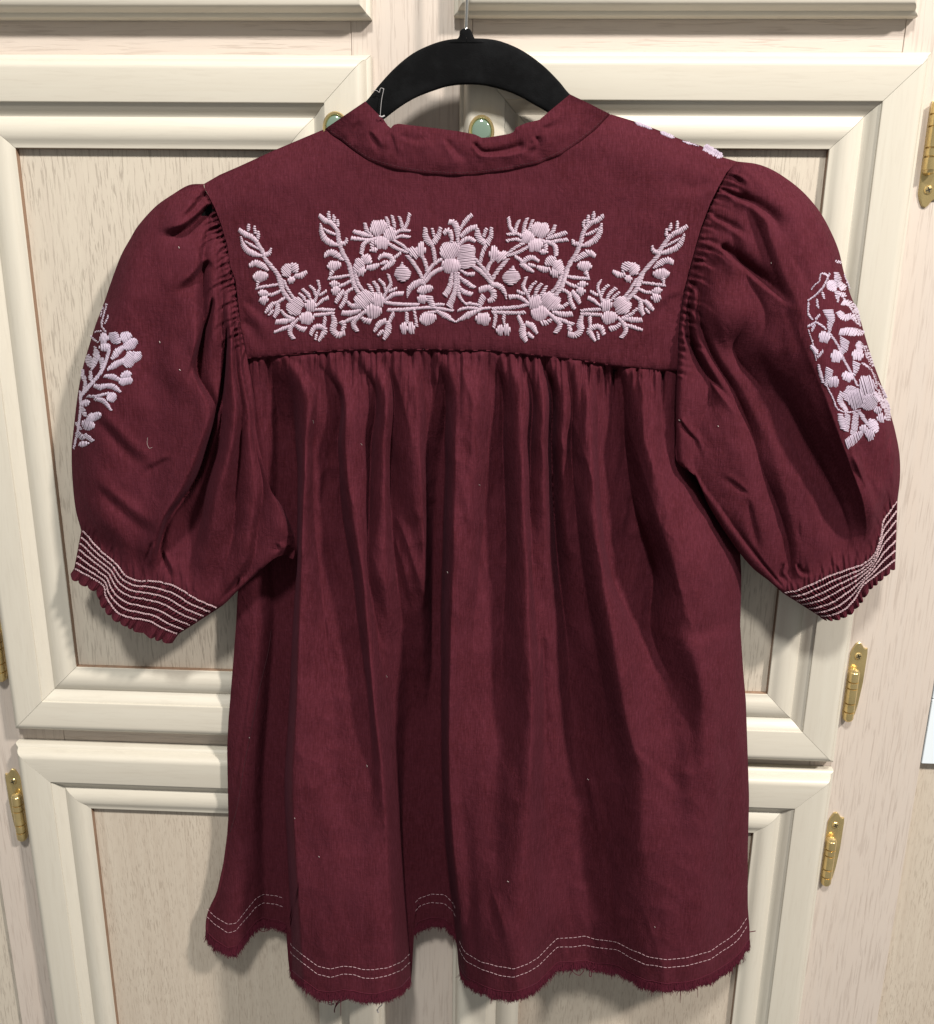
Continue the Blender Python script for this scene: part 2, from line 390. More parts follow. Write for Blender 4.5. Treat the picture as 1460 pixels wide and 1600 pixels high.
YS = [552, 600, 700, 800, 900, 980, 1100, 1220, 1340, 1440, 1560]
def T(c, *xd): return (c, xd)
# c: 1 = crest (rounded), 0 = crease (sharp);   x, depth at each height of YS
TR = [
 T(1, (400,46),(398,42),(396,40),(400,36),(404,34),(410,36),(402,36),(392,36),(385,37),(362,40),(356,42)),
 T(0, (425,46),(428,38),(444,31),(452,27),(452,24),(446,23),(434,23),(420,24),(424,24),(436,23),(444,23)),
 T(0, (436,46),(452,44),(462,36),(463,30),(460,27),(454,27),(447,27),(439,27),(444,28),(450,30),(451,34)),
 T(1, (444,47),(474,51),(478,55),(474,58),(471,61),(468,64),(464,69),(458,73),(463,77),(469,80),(478,82)),
 T(0, (456,47),(489,47),(489,47),(490,48),(500,50),(508,53),(520,61),(530,70),(530,78),(530,83),(540,86)),
 T(0, (480,47),(522,46),(528,44),(534,44),(551,47),(560,53),(575,62),(580,72),(580,79),(580,84),(585,86)),
 T(1, (520,47),(537,51),(541,56),(552,58),(568,61),(575,65),(585,72),(598,76),(604,79),(610,81),(615,82)),
 T(0, (548,47),(581,46),(580,46),(577,49),(576,56),(589,56),(601,60),(614,59),(624,56),(633,52),(643,54)),
 T(1, (575,47),(598,51),(600,56),(600,58),(600,60),(605,55),(615,49),(626,43),(634,36),(641,33),(648,31)),
 T(0, (600,47),(614,46),(612,46),(612,48),(620,50),(630,46),(645,40),(655,33),(660,28),(662,26),(668,27)),
 T(1, (628,47),(645,51),(654,54),(659,55),(662,54),(657,48),(662,41),(668,34),(672,28),(676,27),(680,26)),
 T(0, (650,47),(662,46),(666,45),(669,44),(671,44),(673,42),(676,36),(680,29),(685,25),(695,24),(704,24)),
 T(0, (680,47),(693,43),(694,37),(690,32),(686,28),(683,25),(682,24),(682,24),(688,23),(701,23),(712,24)),
 T(1, (700,47),(713,51),(713,56),(711,59),(709,63),(706,66),(703,68),(703,69),(711,69),(721,69),(733,70)),
 T(1, (725,47),(735,52),(736,56),(732,59),(729,61),(724,63),(720,65),(722,67),(728,69),(738,73),(748,76)),
 T(0, (752,47),(763,46),(762,47),(757,49),(748,53),(741,57),(737,62),(741,67),(746,72),(752,77),(765,81)),
 T(0, (770,47),(783,43),(786,43),(790,45),(790,50),(786,54),(781,60),(772,68),(775,75),(784,82),(796,85)),
 T(1, (792,47),(810,51),(815,56),(818,60),(824,64),(826,68),(830,73),(826,78),(816,82),(810,85),(812,87)),
 T(0, (812,47),(829,46),(829,47),(829,51),(833,55),(839,58),(848,60),(853,61),(866,60),(888,58),(882,58)),
 T(1, (828,47),(846,51),(848,54),(850,54),(855,54),(859,55),(866,57),(874,58),(882,58),(896,57),(897,60)),
 T(0, (842,47),(859,42),(862,40),(866,41),(874,43),(884,45),(894,48),(904,52),(910,55),(916,57),(915,58)),
 T(1, (862,47),(878,50),(880,52),(886,51),(896,50),(911,51),(926,53),(938,57),(947,60),(952,62),(950,62)),
 T(0, (880,47),(892,47),(893,48),(900,50),(912,52),(926,54),(946,59),(962,63),(968,66),(974,68),(985,69)),
 T(1, (905,47),(916,51),(923,57),(930,61),(942,64),(958,69),(976,74),(1004,74),(1010,75),(1015,76),(1020,78)),
 T(0, (925,47),(932,46),(935,46),(940,48),(957,49),(990,55),(1026,61),(1050,68),(1050,75),(1045,79),(1042,80)),
 T(0, (962,47),(972,43),(977,41),(992,42),(1020,44),(1016,50),(1062,62),(1082,71),(1085,75),(1085,78),(1082,78)),
 T(1, (992,47),(1001,50),(1012,55),(1036,59),(1062,64),(1075,66),(1108,70),(1114,72),(1112,73),(1110,74),(1108,72)),
 T(1, (1020,47),(1024,49),(1036,51),(1066,55),(1108,60),(1122,60),(1136,63),(1140,62),(1138,62),(1136,62),(1138,58)),
]
GATH = [(392+i*13.3+rnd.uniform(-4, 4), rnd.uniform(1.8, 4.2), rnd.choice((1, 1, -1))*rnd.uniform(1.2, 2.8), rnd.uniform(18, 70), rnd.uniform(-0.10, 0.10)) for i in range(50)]
PLT = [(rnd.uniform(392, 1040), rnd.uniform(1.3, 2.4), rnd.uniform(10, 60), rnd.uniform(1.0, 3.4)) for i in range(75)]
def smooth_interp(y, X, Yv):
    X = np.asarray(X, float); Yv = np.asarray(Yv, float); m_ = np.gradient(Yv, X)
    i = np.clip(np.searchsorted(X, y)-1, 0, len(X)-2); h_ = X[i+1]-X[i]; t = np.clip((y-X[i])/h_, 0, 1)
    return Yv[i]*(1+2*t)*(1-t)**2+h_*m_[i]*t*(1-t)**2+Yv[i+1]*t*t*(3-2*t)+h_*m_[i+1]*t*t*(t-1)
def tracks(px, py, TR, YS, LEFT, RIGHT, LD, RD, edge=2.2):
    """depth across each row through drawn crest and crease lines"""
    xs = [np.interp(py, *zip(*LEFT))]; ds = [np.interp(py, *zip(*LD))]; cr = [2]
    for c, t in TR:
        x = smooth_interp(py, YS, [a[0] for a in t]); d = smooth_interp(py, YS, [a[1] for a in t])
        xs.append(np.maximum(x, xs[-1]+2)); ds.append(d); cr.append(c)
    xs.append(np.maximum(np.interp(py, *zip(*RIGHT)), xs[-1]+2)); ds.append(np.interp(py, *zip(*RD))); cr.append(2)
    n = len(xs); h = [np.maximum(xs[i+1]-xs[i], 1) for i in range(n-1)]; s = [(ds[i+1]-ds[i])/h[i] for i in range(n-1)]
    out = np.array(ds[0]); pxc = np.clip(px, xs[0], xs[-1])
    sharp = 1-sstep(860, 1200, py)
    har = lambda a, b: np.where(a*b > 0, 2*a*b/(a+b+1e-9), 0)
    for i in range(n-1):
        m0 = s[i]*edge if i == 0 else har(s[i], s[i-1]); m1 = s[i]*edge if i == n-2 else har(s[i], s[i+1])
        if cr[i] == 0: m0 = s[i]*1.6*sharp+m0*(1-sharp)
        if cr[i+1] == 0: m1 = s[i]*1.6*sharp+m1*(1-sharp)
        t = (pxc-xs[i])/h[i]; mk = (t >= 0) & (t <= 1)
        v = ds[i]*(1+2*t)*(1-t)**2+h[i]*m0*t*(1-t)**2+ds[i+1]*t*t*(3-2*t)+h[i]*m1*t*t*(t-1)
        out = np.where(mk, v, out)
    return out
def D_skirt(px, py):
    out = tracks(px, py, TR, YS, LEFT, RIGHT, [(552, 42), (900, 30), (1000, 27), (1600, 27)], [(552, 45), (700, 42), (900, 34), (1600, 32)])
    ys = np.interp(px, SEAM[:, 0], SEAM[:, 1]); dy = np.maximum(py-ys, 0)
    for x0, w, L, a in PLT:
        out = out-a*np.exp(-np.abs((px-x0-0.04*dy*np.sin(x0))/(w*(1+dy/50))))*np.exp(-dy/L)*sstep(-1, 3, dy)
    k = sstep(560, 760, py); k2 = sstep(556, 600, py)*(1-0.75*sstep(760, 1100, py))
    out = out+k*(1.0*noise(px/46, py/95, 1)+0.5*noise(px/19, py/52, 2))
    out = out+k2*(0.30*noise(px/8.5+0.02*py, py/80, 3)+1.3*(0.5-np.abs(noise(px/21-0.015*py, py/150, 4)))+0.3*noise(px/4.2, py/34, 6)*np.exp(-dy/50))
    out = out+0.55*(0.35-np.abs(noise(px/34+py/60, py/40-px/70, 9)))*k
    out = out-0.7*np.exp(-dy/2.5)
    # lower wrinkles
    out = out+fold(px, py, [(846,985),(848,1090),(849,1170),(856,1240)], 2.5, 14, -1.5, 10, 3)
    out = out+fold(px, py, [(988,1165),(1030,1205),(1080,1258)], 0.8, 14, -0.7, 14, 6)+fold(px, py, [(918,1205),(930,1260),(945,1330)], 1.5, 7, 1.2, 10, 3)
    out = out+fold(px, py, [(770,1390),(790,1450),(800,1500)], 1.5, 8, 1.0, 12, 3)+fold(px, py, [(870,1440),(880,1470),(890,1510)], 1.5, 8, -1.0, 10, 3)
    out = out+fold(px, py, [(1150,975),(1090,1000),(1030,985)], -1.0, 26, 0.8, 26, 12)
    out = out+fold(px, py, [(406,980),(386,1110),(368,1250),(358,1300)], -0.7, 5, 0.9, 5, 1.5, (0.02, 0.05))
    base = np.interp(py, [552, 700, 900, 1100, 1560], [47, 49, 51, 55, 64])
    inner = sstep(395, 470, px)*sstep(1160, 1090, px)
    out = base+(out-base)*(1+inner*np.interp(py, [552, 570, 600, 650, 800, 1000, 1200, 1500], [0.2, 0.9, 1.6, 1.65, 1.45, 1.2, 1.1, 1.0]))
    for x0, w, a, L, sl in GATH:
        out = out+1.4*a*np.exp(-((px-x0-sl*dy)/(w*(1+dy/90)))**2)*np.exp(-dy/L)*sstep(0, 9, dy)
    return 22.5+np.logaddexp(0, (out-22.5)/1.5)*1.5

def hemcurve(P, n):   # dense in x, keeps the jumps steep
    x = np.linspace(P[0, 0], P[-1, 0], n); return np.stack([x, np.interp(x, P[:, 0], P[:, 1])], 1)
NC, NRW = 580, 360
def skirt_px(n, mrows, inset=0.0, hem_up=0.0):
    s = np.linspace(inset, 1-inset, n); t = np.linspace(0, 1, mrows)
    xt = 388+s*(1060-388); yt = np.interp(xt, SEAM[:, 0], SEAM[:, 1])
    xb = HEM[0, 0]+s*(HEM[-1, 0]-HEM[0, 0]); yb = np.interp(xb, HEM[:, 0], HEM[:, 1])-hem_up
    yb = yb+1.0*np.sin(xb*1.9)*noise(xb/3.0, xb*0, 5)
    PY = yt[None, :]+(yb-yt)[None, :]*t[:, None]
    L = np.interp(PY, *zip(*LEFT)); R = np.interp(PY, *zip(*RIGHT))
    PX = L+(R-L)*s[None, :]
    PX[-1] = xb; k = sstep(0.93, 1, t)[:, None]
    xn = np.broadcast_to(xb[None, :], PX.shape); PX = PX*(1-k)+xn*k
    return PX, PY
PX, PY = skirt_px(NC, NRW)
DS = D_skirt(PX.ravel(), PY.ravel()).reshape(PX.shape)
# double layer: front sheet of cloth and the far panel of the blouse close to the doors
ed = np.minimum(np.linspace(0, 1, NC), np.linspace(1, 0, NC))[None, :]
back = DS*(1-sstep(0, 0.02, ed))+(21.2+0*DS)*sstep(0, 0.02, ed)
top = sstep(0.0, 0.06, np.linspace(0, 1, NRW))[:, None]; back = (DS-3)*(1-top)+np.minimum(back, DS)*top
V = W(PX, PY, DS); sk = 3
V2 = W(PX[::sk, ::sk], PY[::sk, ::sk]-np.linspace(0, 9, PX[::sk].shape[0])[:, None], back[::sk, ::sk])
F1 = grid_faces(NRW, NC, 0, True); F2 = grid_faces(V2.shape[0]//PX[::sk, ::sk].shape[1], PX[::sk, ::sk].shape[1], len(V))
skirt = mesh('gathered_skirt', np.vstack([V, V2]), F1.tolist()+F2.tolist(), M_cloth, blo)

# ---- generic cloth patch between four traced curves
def coons(top, bot, lef, rig, nu, nv, smooth=True):
    fn = catmull if smooth else polyline
    t, b, l, r = fn(top, nu), fn(bot, nu), fn(lef, nv), fn(rig, nv)
    l[0], l[-1], r[0], r[-1] = t[0], b[0], t[-1], b[-1]
    u = np.linspace(0, 1, nu)[None, :, None]; v = np.linspace(0, 1, nv)[:, None, None]
    S = (1-v)*t[None]+v*b[None]+(1-u)*l[:, None]+u*r[:, None]
    S = S-((1-u)*(1-v)*t[0]+u*(1-v)*t[-1]+(1-u)*v*b[0]+u*v*b[-1])
    U, V_ = np.broadcast_to(u[..., 0], S.shape[:2]), np.broadcast_to(v[..., 0], S.shape[:2])
    return S[..., 0], S[..., 1], U, V_
def patch(name, PX, PY, D, m, parent, rear=24.0, depthback=None):
    nv, nu = PX.shape
    u = np.linspace(0, 1, nu)[None, :]; v = np.linspace(0, 1, nv)[:, None]
    e = np.minimum(np.minimum(u, 1-u), np.minimum(v, 1-v))
    Db = D-(np.maximum(D-rear, 1.5))*np.sqrt(np.clip(1-(1-np.clip(e/0.16, 0, 1))**2, 0, 1))*(e > 0) if depthback is None else depthback(D, e)
    V = W(PX, PY, D); sk = 2
    iv = np.unique(np.r_[np.arange(0, nv, sk), nv-1]); iu = np.unique(np.r_[np.arange(0, nu, sk), nu-1])
    V2 = W(PX[np.ix_(iv, iu)], PY[np.ix_(iv, iu)], Db[np.ix_(iv, iu)])
    A0 = W(PX[1:2, 0], PY[1:2, 0], D[1:2, 0])
    c = np.cross(V[1]-V[0], V[nu]-V[0]); mid = (nv//2)*nu+nu//2
    nrm = np.cross(V[mid+1]-V[mid], V[mid+nu]-V[mid]); flip = nrm[1] > 0
    F = grid_faces(nv, nu, 0, flip).tolist()+grid_faces(len(iv), len(iu), len(V), not flip).tolist()
    o = mesh(name, np.vstack([V, V2]), F, m, parent)
    return o
class Look:
    """distance of a cloth part at any traced pixel, from its nearest points"""
    def __init__(s, PX, PY, D):
        s.d = D.ravel(); s.k = kdtree.KDTree(s.d.size)
        X, Y = PX.ravel(), PY.ravel()
        for i in range(s.d.size): s.k.insert((X[i], Y[i], 0), i)
        s.k.balance()
    def __call__(s, px, py):
        o = np.empty(len(px))
        for i in range(len(px)):
            a = b = 0.0
            for _, j, r in s.k.find_n((px[i], py[i], 0), 4):
                w = 1/(r*r+0.3); a += w*s.d[j]; b += w
            o[i] = a/b
        return o

# ---- yoke
ARML = A(319,287, 320,294, 336,325, 346,351, 356,385, 360,416, 368,437, 373,476, 377,510, 384,544, 387,562)
ARMR = A(1152,252, 1136,269, 1123,292, 1110,318, 1096,355, 1087,386, 1080,412, 1070,451, 1063,490, 1060,529, 1059,581)
YTOP = A(319,287, 343,273, 373,260, 430,234, 470,217, 508,201, 518,211, 532,220, 554,237, 575,251, 596,259, 622,266, 660,272, 702,275, 745,274, 800,266, 840,257, 874,243, 908,221, 932,202, 954,178, 994,190, 1034,205, 1063,217, 1097,228, 1128,245, 1152,252)
def D_yoke(px, py):
    d = 49+0*px
    sh = np.interp(px, [319, 508, 571, 730, 891, 954, 1152], [287, 201, 170, 170, 165, 178, 252])
    e = np.clip((py-sh)/70, 0, 1); d = d-13*(1-e)**2.2
    d = d-3.5*np.exp(-((px-335)/40)**2)-3.5*np.exp(-((px-1110)/45)**2)
    d = d+3*np.exp(-((px-720)/200)**2)*np.exp(-((py-420)/120)**2)
    d = d+1.1*noise(px/70, py/60, 7)+0.35*noise(px/22, py/24, 8)
    seam = np.interp(px, SEAM[:, 0], SEAM[:, 1]); dy = seam-py
    for x0, w, a, L, sl in GATH[::2]:
        d = d+0.45*a*np.exp(-((px-x0)/(w*1.5))**2)*np.exp(-np.maximum(dy, 0)/16)
    d = d-2.0*np.exp(-np.maximum(dy, 0)/9)
    d = d+fold(px, py, [(372,500),(392,512),(404,535),(415,552)], -1.8, 10, -2.2, 9, 4)
    d = d+fold(px, py, [(376,470),(396,486),(430,520)], 1.2, 10, -1.2, 14, 5)
    d = d+fold(px, py, [(1118,285),(1085,300),(1035,292)], -2.2, 26, 1.4, 26, 8)
    d = d+fold(px, py, [(1068,455),(1040,470),(1010,500)], 1.0, 14, -1.2, 14, 6)
    return d
PXy, PYy, U, V_ = coons(YTOP, SEAM[(SEAM[:, 0] > 381)][:, :], ARML, ARMR, 300, 150, False)
b0 = np.array([387, 562.0]); 
Dy = D_yoke(PXy.ravel(), PYy.ravel()).reshape(PXy.shape)
Dy -= 0.8*(1-sstep(0, 0.012, 1-V_))
def thin(k):
    return lambda D, e: D-k*np.clip(e/0.03, 0.0, 1)
yoke = patch('yoke', PXy, PYy, Dy, M_cloth, blo, depthback=lambda D, e: D-0.8-14*sstep(0.02, 0.2, e))
LKy = Look(PXy[::2, ::2], PYy[::2, ::2], Dy[::2, ::2])

# ---- collar band
CB = A(508,201, 518,211.5, 532,220, 554,237, 575,251, 596,259, 622,266, 660,272, 702,275, 745,274, 800,266, 840,257, 874,243, 908,221, 932,202, 954,178)
CT = A(571,158, 586,173, 600,187, 606,196, 611,200, 615,195, 622,193, 639,195, 681,200, 724,206, 743,210, 753,215, 766,214, 795,209, 803,206, 806,199, 822,192, 843,187, 857,175, 874,161, 891,147)
def D_collar(px, py, U, V_):
    d = 50+3*np.sin(np.pi*V_)**0.9+0.8
    side = np.abs(U-0.5)*2
    d = d-9*sstep(0.55, 1.0, side)*(1-V_)-3*sstep(0.6, 1, side)
    d = d-1.0*np.exp(-V_/0.02)
    d = d+0.8*noise(px/30, py/26, 11)+0.35*noise(px/12, py/12, 12)
    d = d+fold(px, py, [(737,222),(750,238),(764,241),(795,238),(826,229)], 2.0, 9, -4.5, 9, 3, (0.1, 0.15))
    d = d+fold(px, py, [(835,212),(838,228),(825,240)], 2.0, 8, -2.5, 9, 3)
    d = d+fold(px, py, [(577,203),(590,222),(602,238)], -2.0, 7, 1.6, 10, 3)+fold(px, py, [(612,205),(618,228),(626,250)], -1.5, 6, 1.2, 9, 3)
    d = d+fold(px, py, [(693,214),(706,236),(730,262)], 1.6, 10, -2.2, 10, 4)+fold(px, py, [(560,185),(548,215),(560,235)], 1.2, 14, -1.5, 12, 5)
    d = d+fold(px, py, [(845,200),(868,190),(885,172)], -1.2, 12, 1.2, 10, 4)+fold(px, py, [(620,212),(650,222),(690,222)], 1.0, 10, -1.2, 12, 5)
    return d
PXc, PYc, U, V_ = coons(CB, CT, A(508,201, 540,179, 571,158), A(954,178, 922,162, 891,147), 240, 60, False)
Dc = D_collar(PXc.ravel(), PYc.ravel(), U.ravel(), V_.ravel()).reshape(PXc.shape)
collar = patch('collar_band', PXc, PYc, Dc, M_cloth, blo, depthback=lambda D, e: D-1.4-2*np.clip(e/0.1, 0, 1))
LKc = Look(PXc, PYc, Dc)

# ---- left sleeve
SLO = A(319,287, 295,289, 269,304, 243,322.5, 217,351, 204,372, 188.5,400.5, 173,442, 162.5,473, 149.5,507, 139,541, 128.6,577.5, 121,620, 115.6,665, 112,704, 113,746, 118,795, 127,829)
SLI = A(387,562, 394,600, 399,639, 402,678, 408,711, 416,740, 424,767, 438,787, 451,813, 460,837, 461,856, 458,873, 446,868, 430,872, 407,891, 373,922, 352,943, 341,951)
SLC = A(127,829, 134,834, 147,850, 160,863, 181,881, 196,899, 214.5,907, 240.5,908, 261,912, 282,921, 308,937, 341,951)
YL = [287, 340, 400, 460, 520, 580, 640, 700, 760, 820, 880, 950]
SLT = [
 T(1, (300,43),(262,52),(230,58),(212,62),(198,64),(190,66),(186,67),(184,66),(186,66),(190,66),(200,60),(232,55)),
 T(1, (304,43),(285,54),(262,60),(246,62),(236,61),(236,62),(240,66),(232,64),(228,66),(214,66),(212,59),(240,55)),
 T(1, (308,43),(305,50),(296,60),(290,64),(282,66),(276,70),(300,72),(292,74),(268,75),(236,70),(224,62),(250,56)),
 T(1, (312,43),(320,46),(306,60),(302,62),(304,68),(300,71),(322,74),(308,77),(283,78),(249,74),(238,64),(262,56)),
 T(0, (314,43),(326,43),(318,51),(318,50),(318,52),(308,53),(338,58),(322,55),(298,53),(262,55),(246,58),(270,55)),
 T(1, (315,43),(330,44),(330,54),(334,58),(334,61),(328,59),(343,60),(331,57),(312,54),(288,52),(270,58),(284,56)),
 T(0, (316,43),(333,44),(344,50),(347,52),(350,52),(350,52),(347,55),(340,53),(322,52),(312,52),(296,57),(296,55)),
 T(1, (317,43),(335,44),(350,50),(356,54),(360,63),(362,66),(367,73),(360,77),(344,76),(332,72),(322,64),(312,55)),
 T(0, (317.4,43),(336,44),(353,49),(361,52),(366,56),(370,58),(378,60),(374,58),(369,56),(366,56),(352,58),(322,54)),
 T(1, (317.7,43),(338,44),(354,48),(365,51),(372,58),(377,60),(387,64),(390,64),(396,66),(391,68),(378,64),(330,53)),
 T(0, (318,43),(339,44),(355,48),(367,50),(375,52),(381,55),(393,60),(399,58),(411,58),(403,57),(392,56),(335,52)),
 T(1, (318.4,43),(340,44),(356,47),(369,49),(377,50),(384,53),(396,58),(404,58),(424,62),(437,64),(410,58),(340,51)),
]
SLL = [(287,319),(304,269),(322,243),(351,217),(372,204),(400,188.5),(442,173),(473,162.5),(507,149.5),(541,139),(577,128.6),(620,121),(665,115.6),(704,112),(746,113),(795,118),(829,127),(850,147),(863,160),(881,181),(899,196),(908,240),(921,282),(937,308),(951,338)]
SLR = [(287,319.5),(294,320.5),(325,336),(351,346),(385,356),(416,360),(437,368),(476,373),(510,377),(562,387),(600,394),(639,399),(678,402),(711,408),(740,416),(767,424),(787,438),(813,451),(837,460),(856,461),(873,446),(891,407),(922,373),(943,352),(951,341)]
def D_sleeve_l(px, py, U, V_):
    d = tracks(px, py, SLT, YL, SLL, SLR, [(287,42),(400,37),(820,37),(850,42),(880,50),(905,56),(951,52)], [(287,43),(420,46),(560,49),(640,53),(760,54),(850,50),(900,50),(951,50)], 2.6)
    d = 56+(d-56)*1.18
    cuffd = 38+14*U+15*np.clip(1-np.abs(2*U-1)**2.6, 0, 1)**0.55
    k = sstep(0.90, 0.995, V_); d = d*(1-k)+cuffd*k
    d = d+(1.3*noise(px/44, py/60, 21)+0.6*noise(px/17, py/24, 22))*(1-k)
    F = lambda *a, **k: fold(px, py, *a, **k)
    d = d+F([(330,318),(318,328),(302,344),(280,358),(243,365)], 6, 30, -9, 14, 4, (0.05, 0.4))
    d = d+F([(322,295),(306,316),(286,336),(262,350)], 2, 12, -5, 10, 3, (0.1, 0.6))
    d = d+F([(326,404),(314,418),(298,436),(268,462)], 2.5, 16, -6, 14, 4, (0.1, 0.45))
    d = d+F([(140,632),(172,668),(199,698),(238,730)], -4, 24, 3.5, 22, 8, (0.45, 0.25), 0)
    d = d+F([(268,712),(240,727),(212,738)], 1.6, 12, -2.0, 10, 4)
    d = d+F([(140,745),(170,772),(204,802),(246,836)], -4.5, 24, 3.5, 22, 8, (0.45, 0.25), 0)
    d = d+F([(354,500),(352,540),(349,575),(341,624),(333,657),(322,699),(309,738),(289,772),(263,803),(253,829),(248,855),(243,880)], 3, 16, -13, 7, 1.0, (0.1, 0.15), 0.3)
    d = d+F([(331,462),(324,494),(313,528),(300,567),(288,605)], 2, 12, -9, 8, 1.5, (0.1, 0.5))
    d = d+F([(434,848),(437,858),(430,868)], -3, 7, 2, 8, 3)+F([(457,850),(440,862),(425,880)], 1.5, 8, -1.5, 7, 3)
    d = d+F([(375,900),(372,914),(364,926)], -3, 6, 2, 7, 2)+F([(388,640),(374,680),(358,720)], 0.8, 4, -0.8, 4, 1.5)
    for (x0, y0, x1, y1, a) in ((342,350,318,370,3), (346,362,326,384,-2.5), (352,384,334,404,2.5), (357,400,338,420,-3), (362,420,345,446,3), (366,432,352,456,-3), (372,455,356,480,2.5), (374,500,352,530,-3.2), (384,545,374,585,2), (336,330,318,344,-3)):
        d = d+1.3*F([(x0, y0), ((x0+x1)/2, (y0+y1)/2-2), (x1, y1)], a, 4.5, -a*0.9, 4.5, 2, (0.02, 0.7))
    for i, (x0, y0) in enumerate(catmull(ARML, 34)[2:-3]):
        a = rnd2[i+40]; L = 14+46*rnd2[i+70]**2
        d = d+F([(x0-1, y0), (x0-0.55*L, y0+0.22*L), (x0-0.95*L, y0+0.62*L)], 1.8*a+0.5, 4, -2.6*a-0.8, 4, 1.6, (0.02, 0.8))
    for i, (x0, y0) in enumerate(catmull(SLC, 30)[1:-1]):
        a = rnd2[i]; L = 20+44*rnd2[i+30]**2
        d = d+F([(x0, y0+3), (x0+10*(rnd2[i+60]-0.4), y0-L*0.5), (x0+26*(rnd2[i+60]-0.4), y0-L)], 2.0*a+0.4, 4, -2.2*a-0.6, 4, 2, (0.05, 0.8))
    d = d+F([(240,846),(234,868),(226,890)], -4, 6, 2.5, 8, 2)+F([(254,858),(262,880),(274,906)], -5, 7, 2, 8, 2)
    return d
rnd2 = [rnd.random() for _ in range(120)]
PXl, PYl, Ul, Vl = coons(ARML, SLC, SLO, SLI, 190, 250)
Dl = D_sleeve_l(PXl.ravel(), PYl.ravel(), Ul.ravel(), Vl.ravel()).reshape(PXl.shape)
Dl = Dl*sstep(-0.5, 0.03, Vl)-1.5*np.exp(-Vl/0.008)
sleeve_l = patch('puff_sleeve', PXl, PYl, Dl, M_cloth, blo)
LKl = Look(PXl[::2, ::2], PYl[::2, ::2], Dl[::2, ::2])

# ---- right sleeve
SRO = A(1152,252, 1183,256, 1209,266, 1238,285, 1261,305.5, 1282,331.5, 1298,360, 1311,391, 1318.5,422.6, 1329,459, 1342,490, 1352,524, 1365,566, 1381,610, 1390,640, 1399,672, 1406,709, 1407,746, 1403,782)
ARMR2 = A(1152,252, 1136,269, 1123,292, 1110,318, 1096,355, 1087,386, 1080,412, 1070,451, 1063,490, 1060,529, 1058,585, 1056,640, 1056,690)
SRI = A(1056,690, 1059,722, 1087,745, 1108,790, 1132,829, 1157,865, 1178,889, 1201,907, 1224,927)
SRC = A(1403,782, 1392,798, 1381,813, 1377,834, 1368,865, 1350,881, 1326,890, 1300,899, 1274,911, 1248,922, 1224,927)
YR = [252, 310, 370, 430, 490, 550, 610, 670, 730, 790, 850, 925]
SRT = [
 T(1, (1140,43),(1120,47),(1100,50),(1083,51),(1070,53),(1068,56),(1068,58),(1068,60),(1072,60),(1118,59),(1160,58),(1226,51)),
 T(0, (1141,43),(1124,47),(1106,51),(1088,52),(1076,48),(1084,48),(1112,50),(1092,55),(1086,58),(1124,58),(1168,54),(1230,51)),
 T(1, (1142,43),(1128,47.5),(1112,52),(1096,54),(1086,56),(1100,57),(1130,58),(1150,61),(1160,63),(1172,62),(1180,58),(1234,52)),
 T(0, (1143,44),(1132,48),(1118,53),(1106,56),(1092,52),(1110,52),(1146,52),(1172,55),(1190,57),(1214,53),(1232,52),(1238,52)),
 T(1, (1144,44),(1138,49),(1128,55),(1130,62),(1108,62),(1124,58),(1164,58),(1196,61),(1218,63),(1234,60),(1246,58),(1246,53)),
 T(1, (1145,44),(1142,50),(1134,56),(1146,64),(1134,68),(1136,57),(1182,57),(1214,59),(1238,61),(1264,60),(1280,60),(1254,54)),
 T(0, (1146,44),(1146,50.5),(1138,56.5),(1154,63),(1170,66),(1148,52),(1192,52),(1230,53),(1258,54),(1290,54),(1308,56),(1262,54)),
 T(0, (1147,44),(1150,51),(1146,57),(1166,60),(1196,64),(1190,62),(1222,54),(1254,52),(1284,52),(1314,54),(1326,57),(1270,54)),
 T(1, (1148,44),(1156,52),(1166,60),(1186,62),(1220,69),(1232,72),(1256,70),(1282,68),(1312,66),(1334,64),(1340,59),(1280,54)),
 T(0, (1149,44),(1166,54),(1190,60),(1212,66),(1238,73),(1260,78),(1286,80),(1308,80),(1330,78),(1350,72),(1350,60),(1290,54)),
 T(1, (1150,44),(1188,58),(1208,66),(1230,71),(1256,76),(1278,80),(1300,81),(1318,80),(1340,78),(1362,71),(1356,59),(1300,53)),
 T(1, (1151,44),(1214,60),(1244,66),(1268,70),(1294,73),(1316,74),(1338,74),(1344,68),(1352,66),(1374,64),(1362,57),(1330,52)),
 T(1, (1151.5,44),(1240,55),(1274,60),(1298,62),(1322,64),(1344,64),(1364,64),(1370,64),(1376,62),(1384,58),(1366,55),(1360,51)),
]
SRL = [(252,1139),(269,1136),(292,1123),(318,1110),(355,1096),(386,1087),(412,1080),(451,1070),(490,1063),(529,1060),(585,1058),(640,1056),(690,1056),(722,1059),(745,1087),(790,1108),(829,1132),(865,1157),(889,1178),(907,1201),(925,1220)]
SRR = [(252,1152),(256,1183),(266,1209),(285,1238),(305.5,1261),(331.5,1282),(360,1298),(391,1311),(422.6,1318.5),(459,1329),(490,1342),(524,1352),(566,1365),(610,1381),(640,1390),(672,1399),(709,1406),(746,1407),(782,1403),(812,1382),(834,1377),(865,1368),(881,1350),(890,1326),(899,1300),(911,1274),(922,1248)]
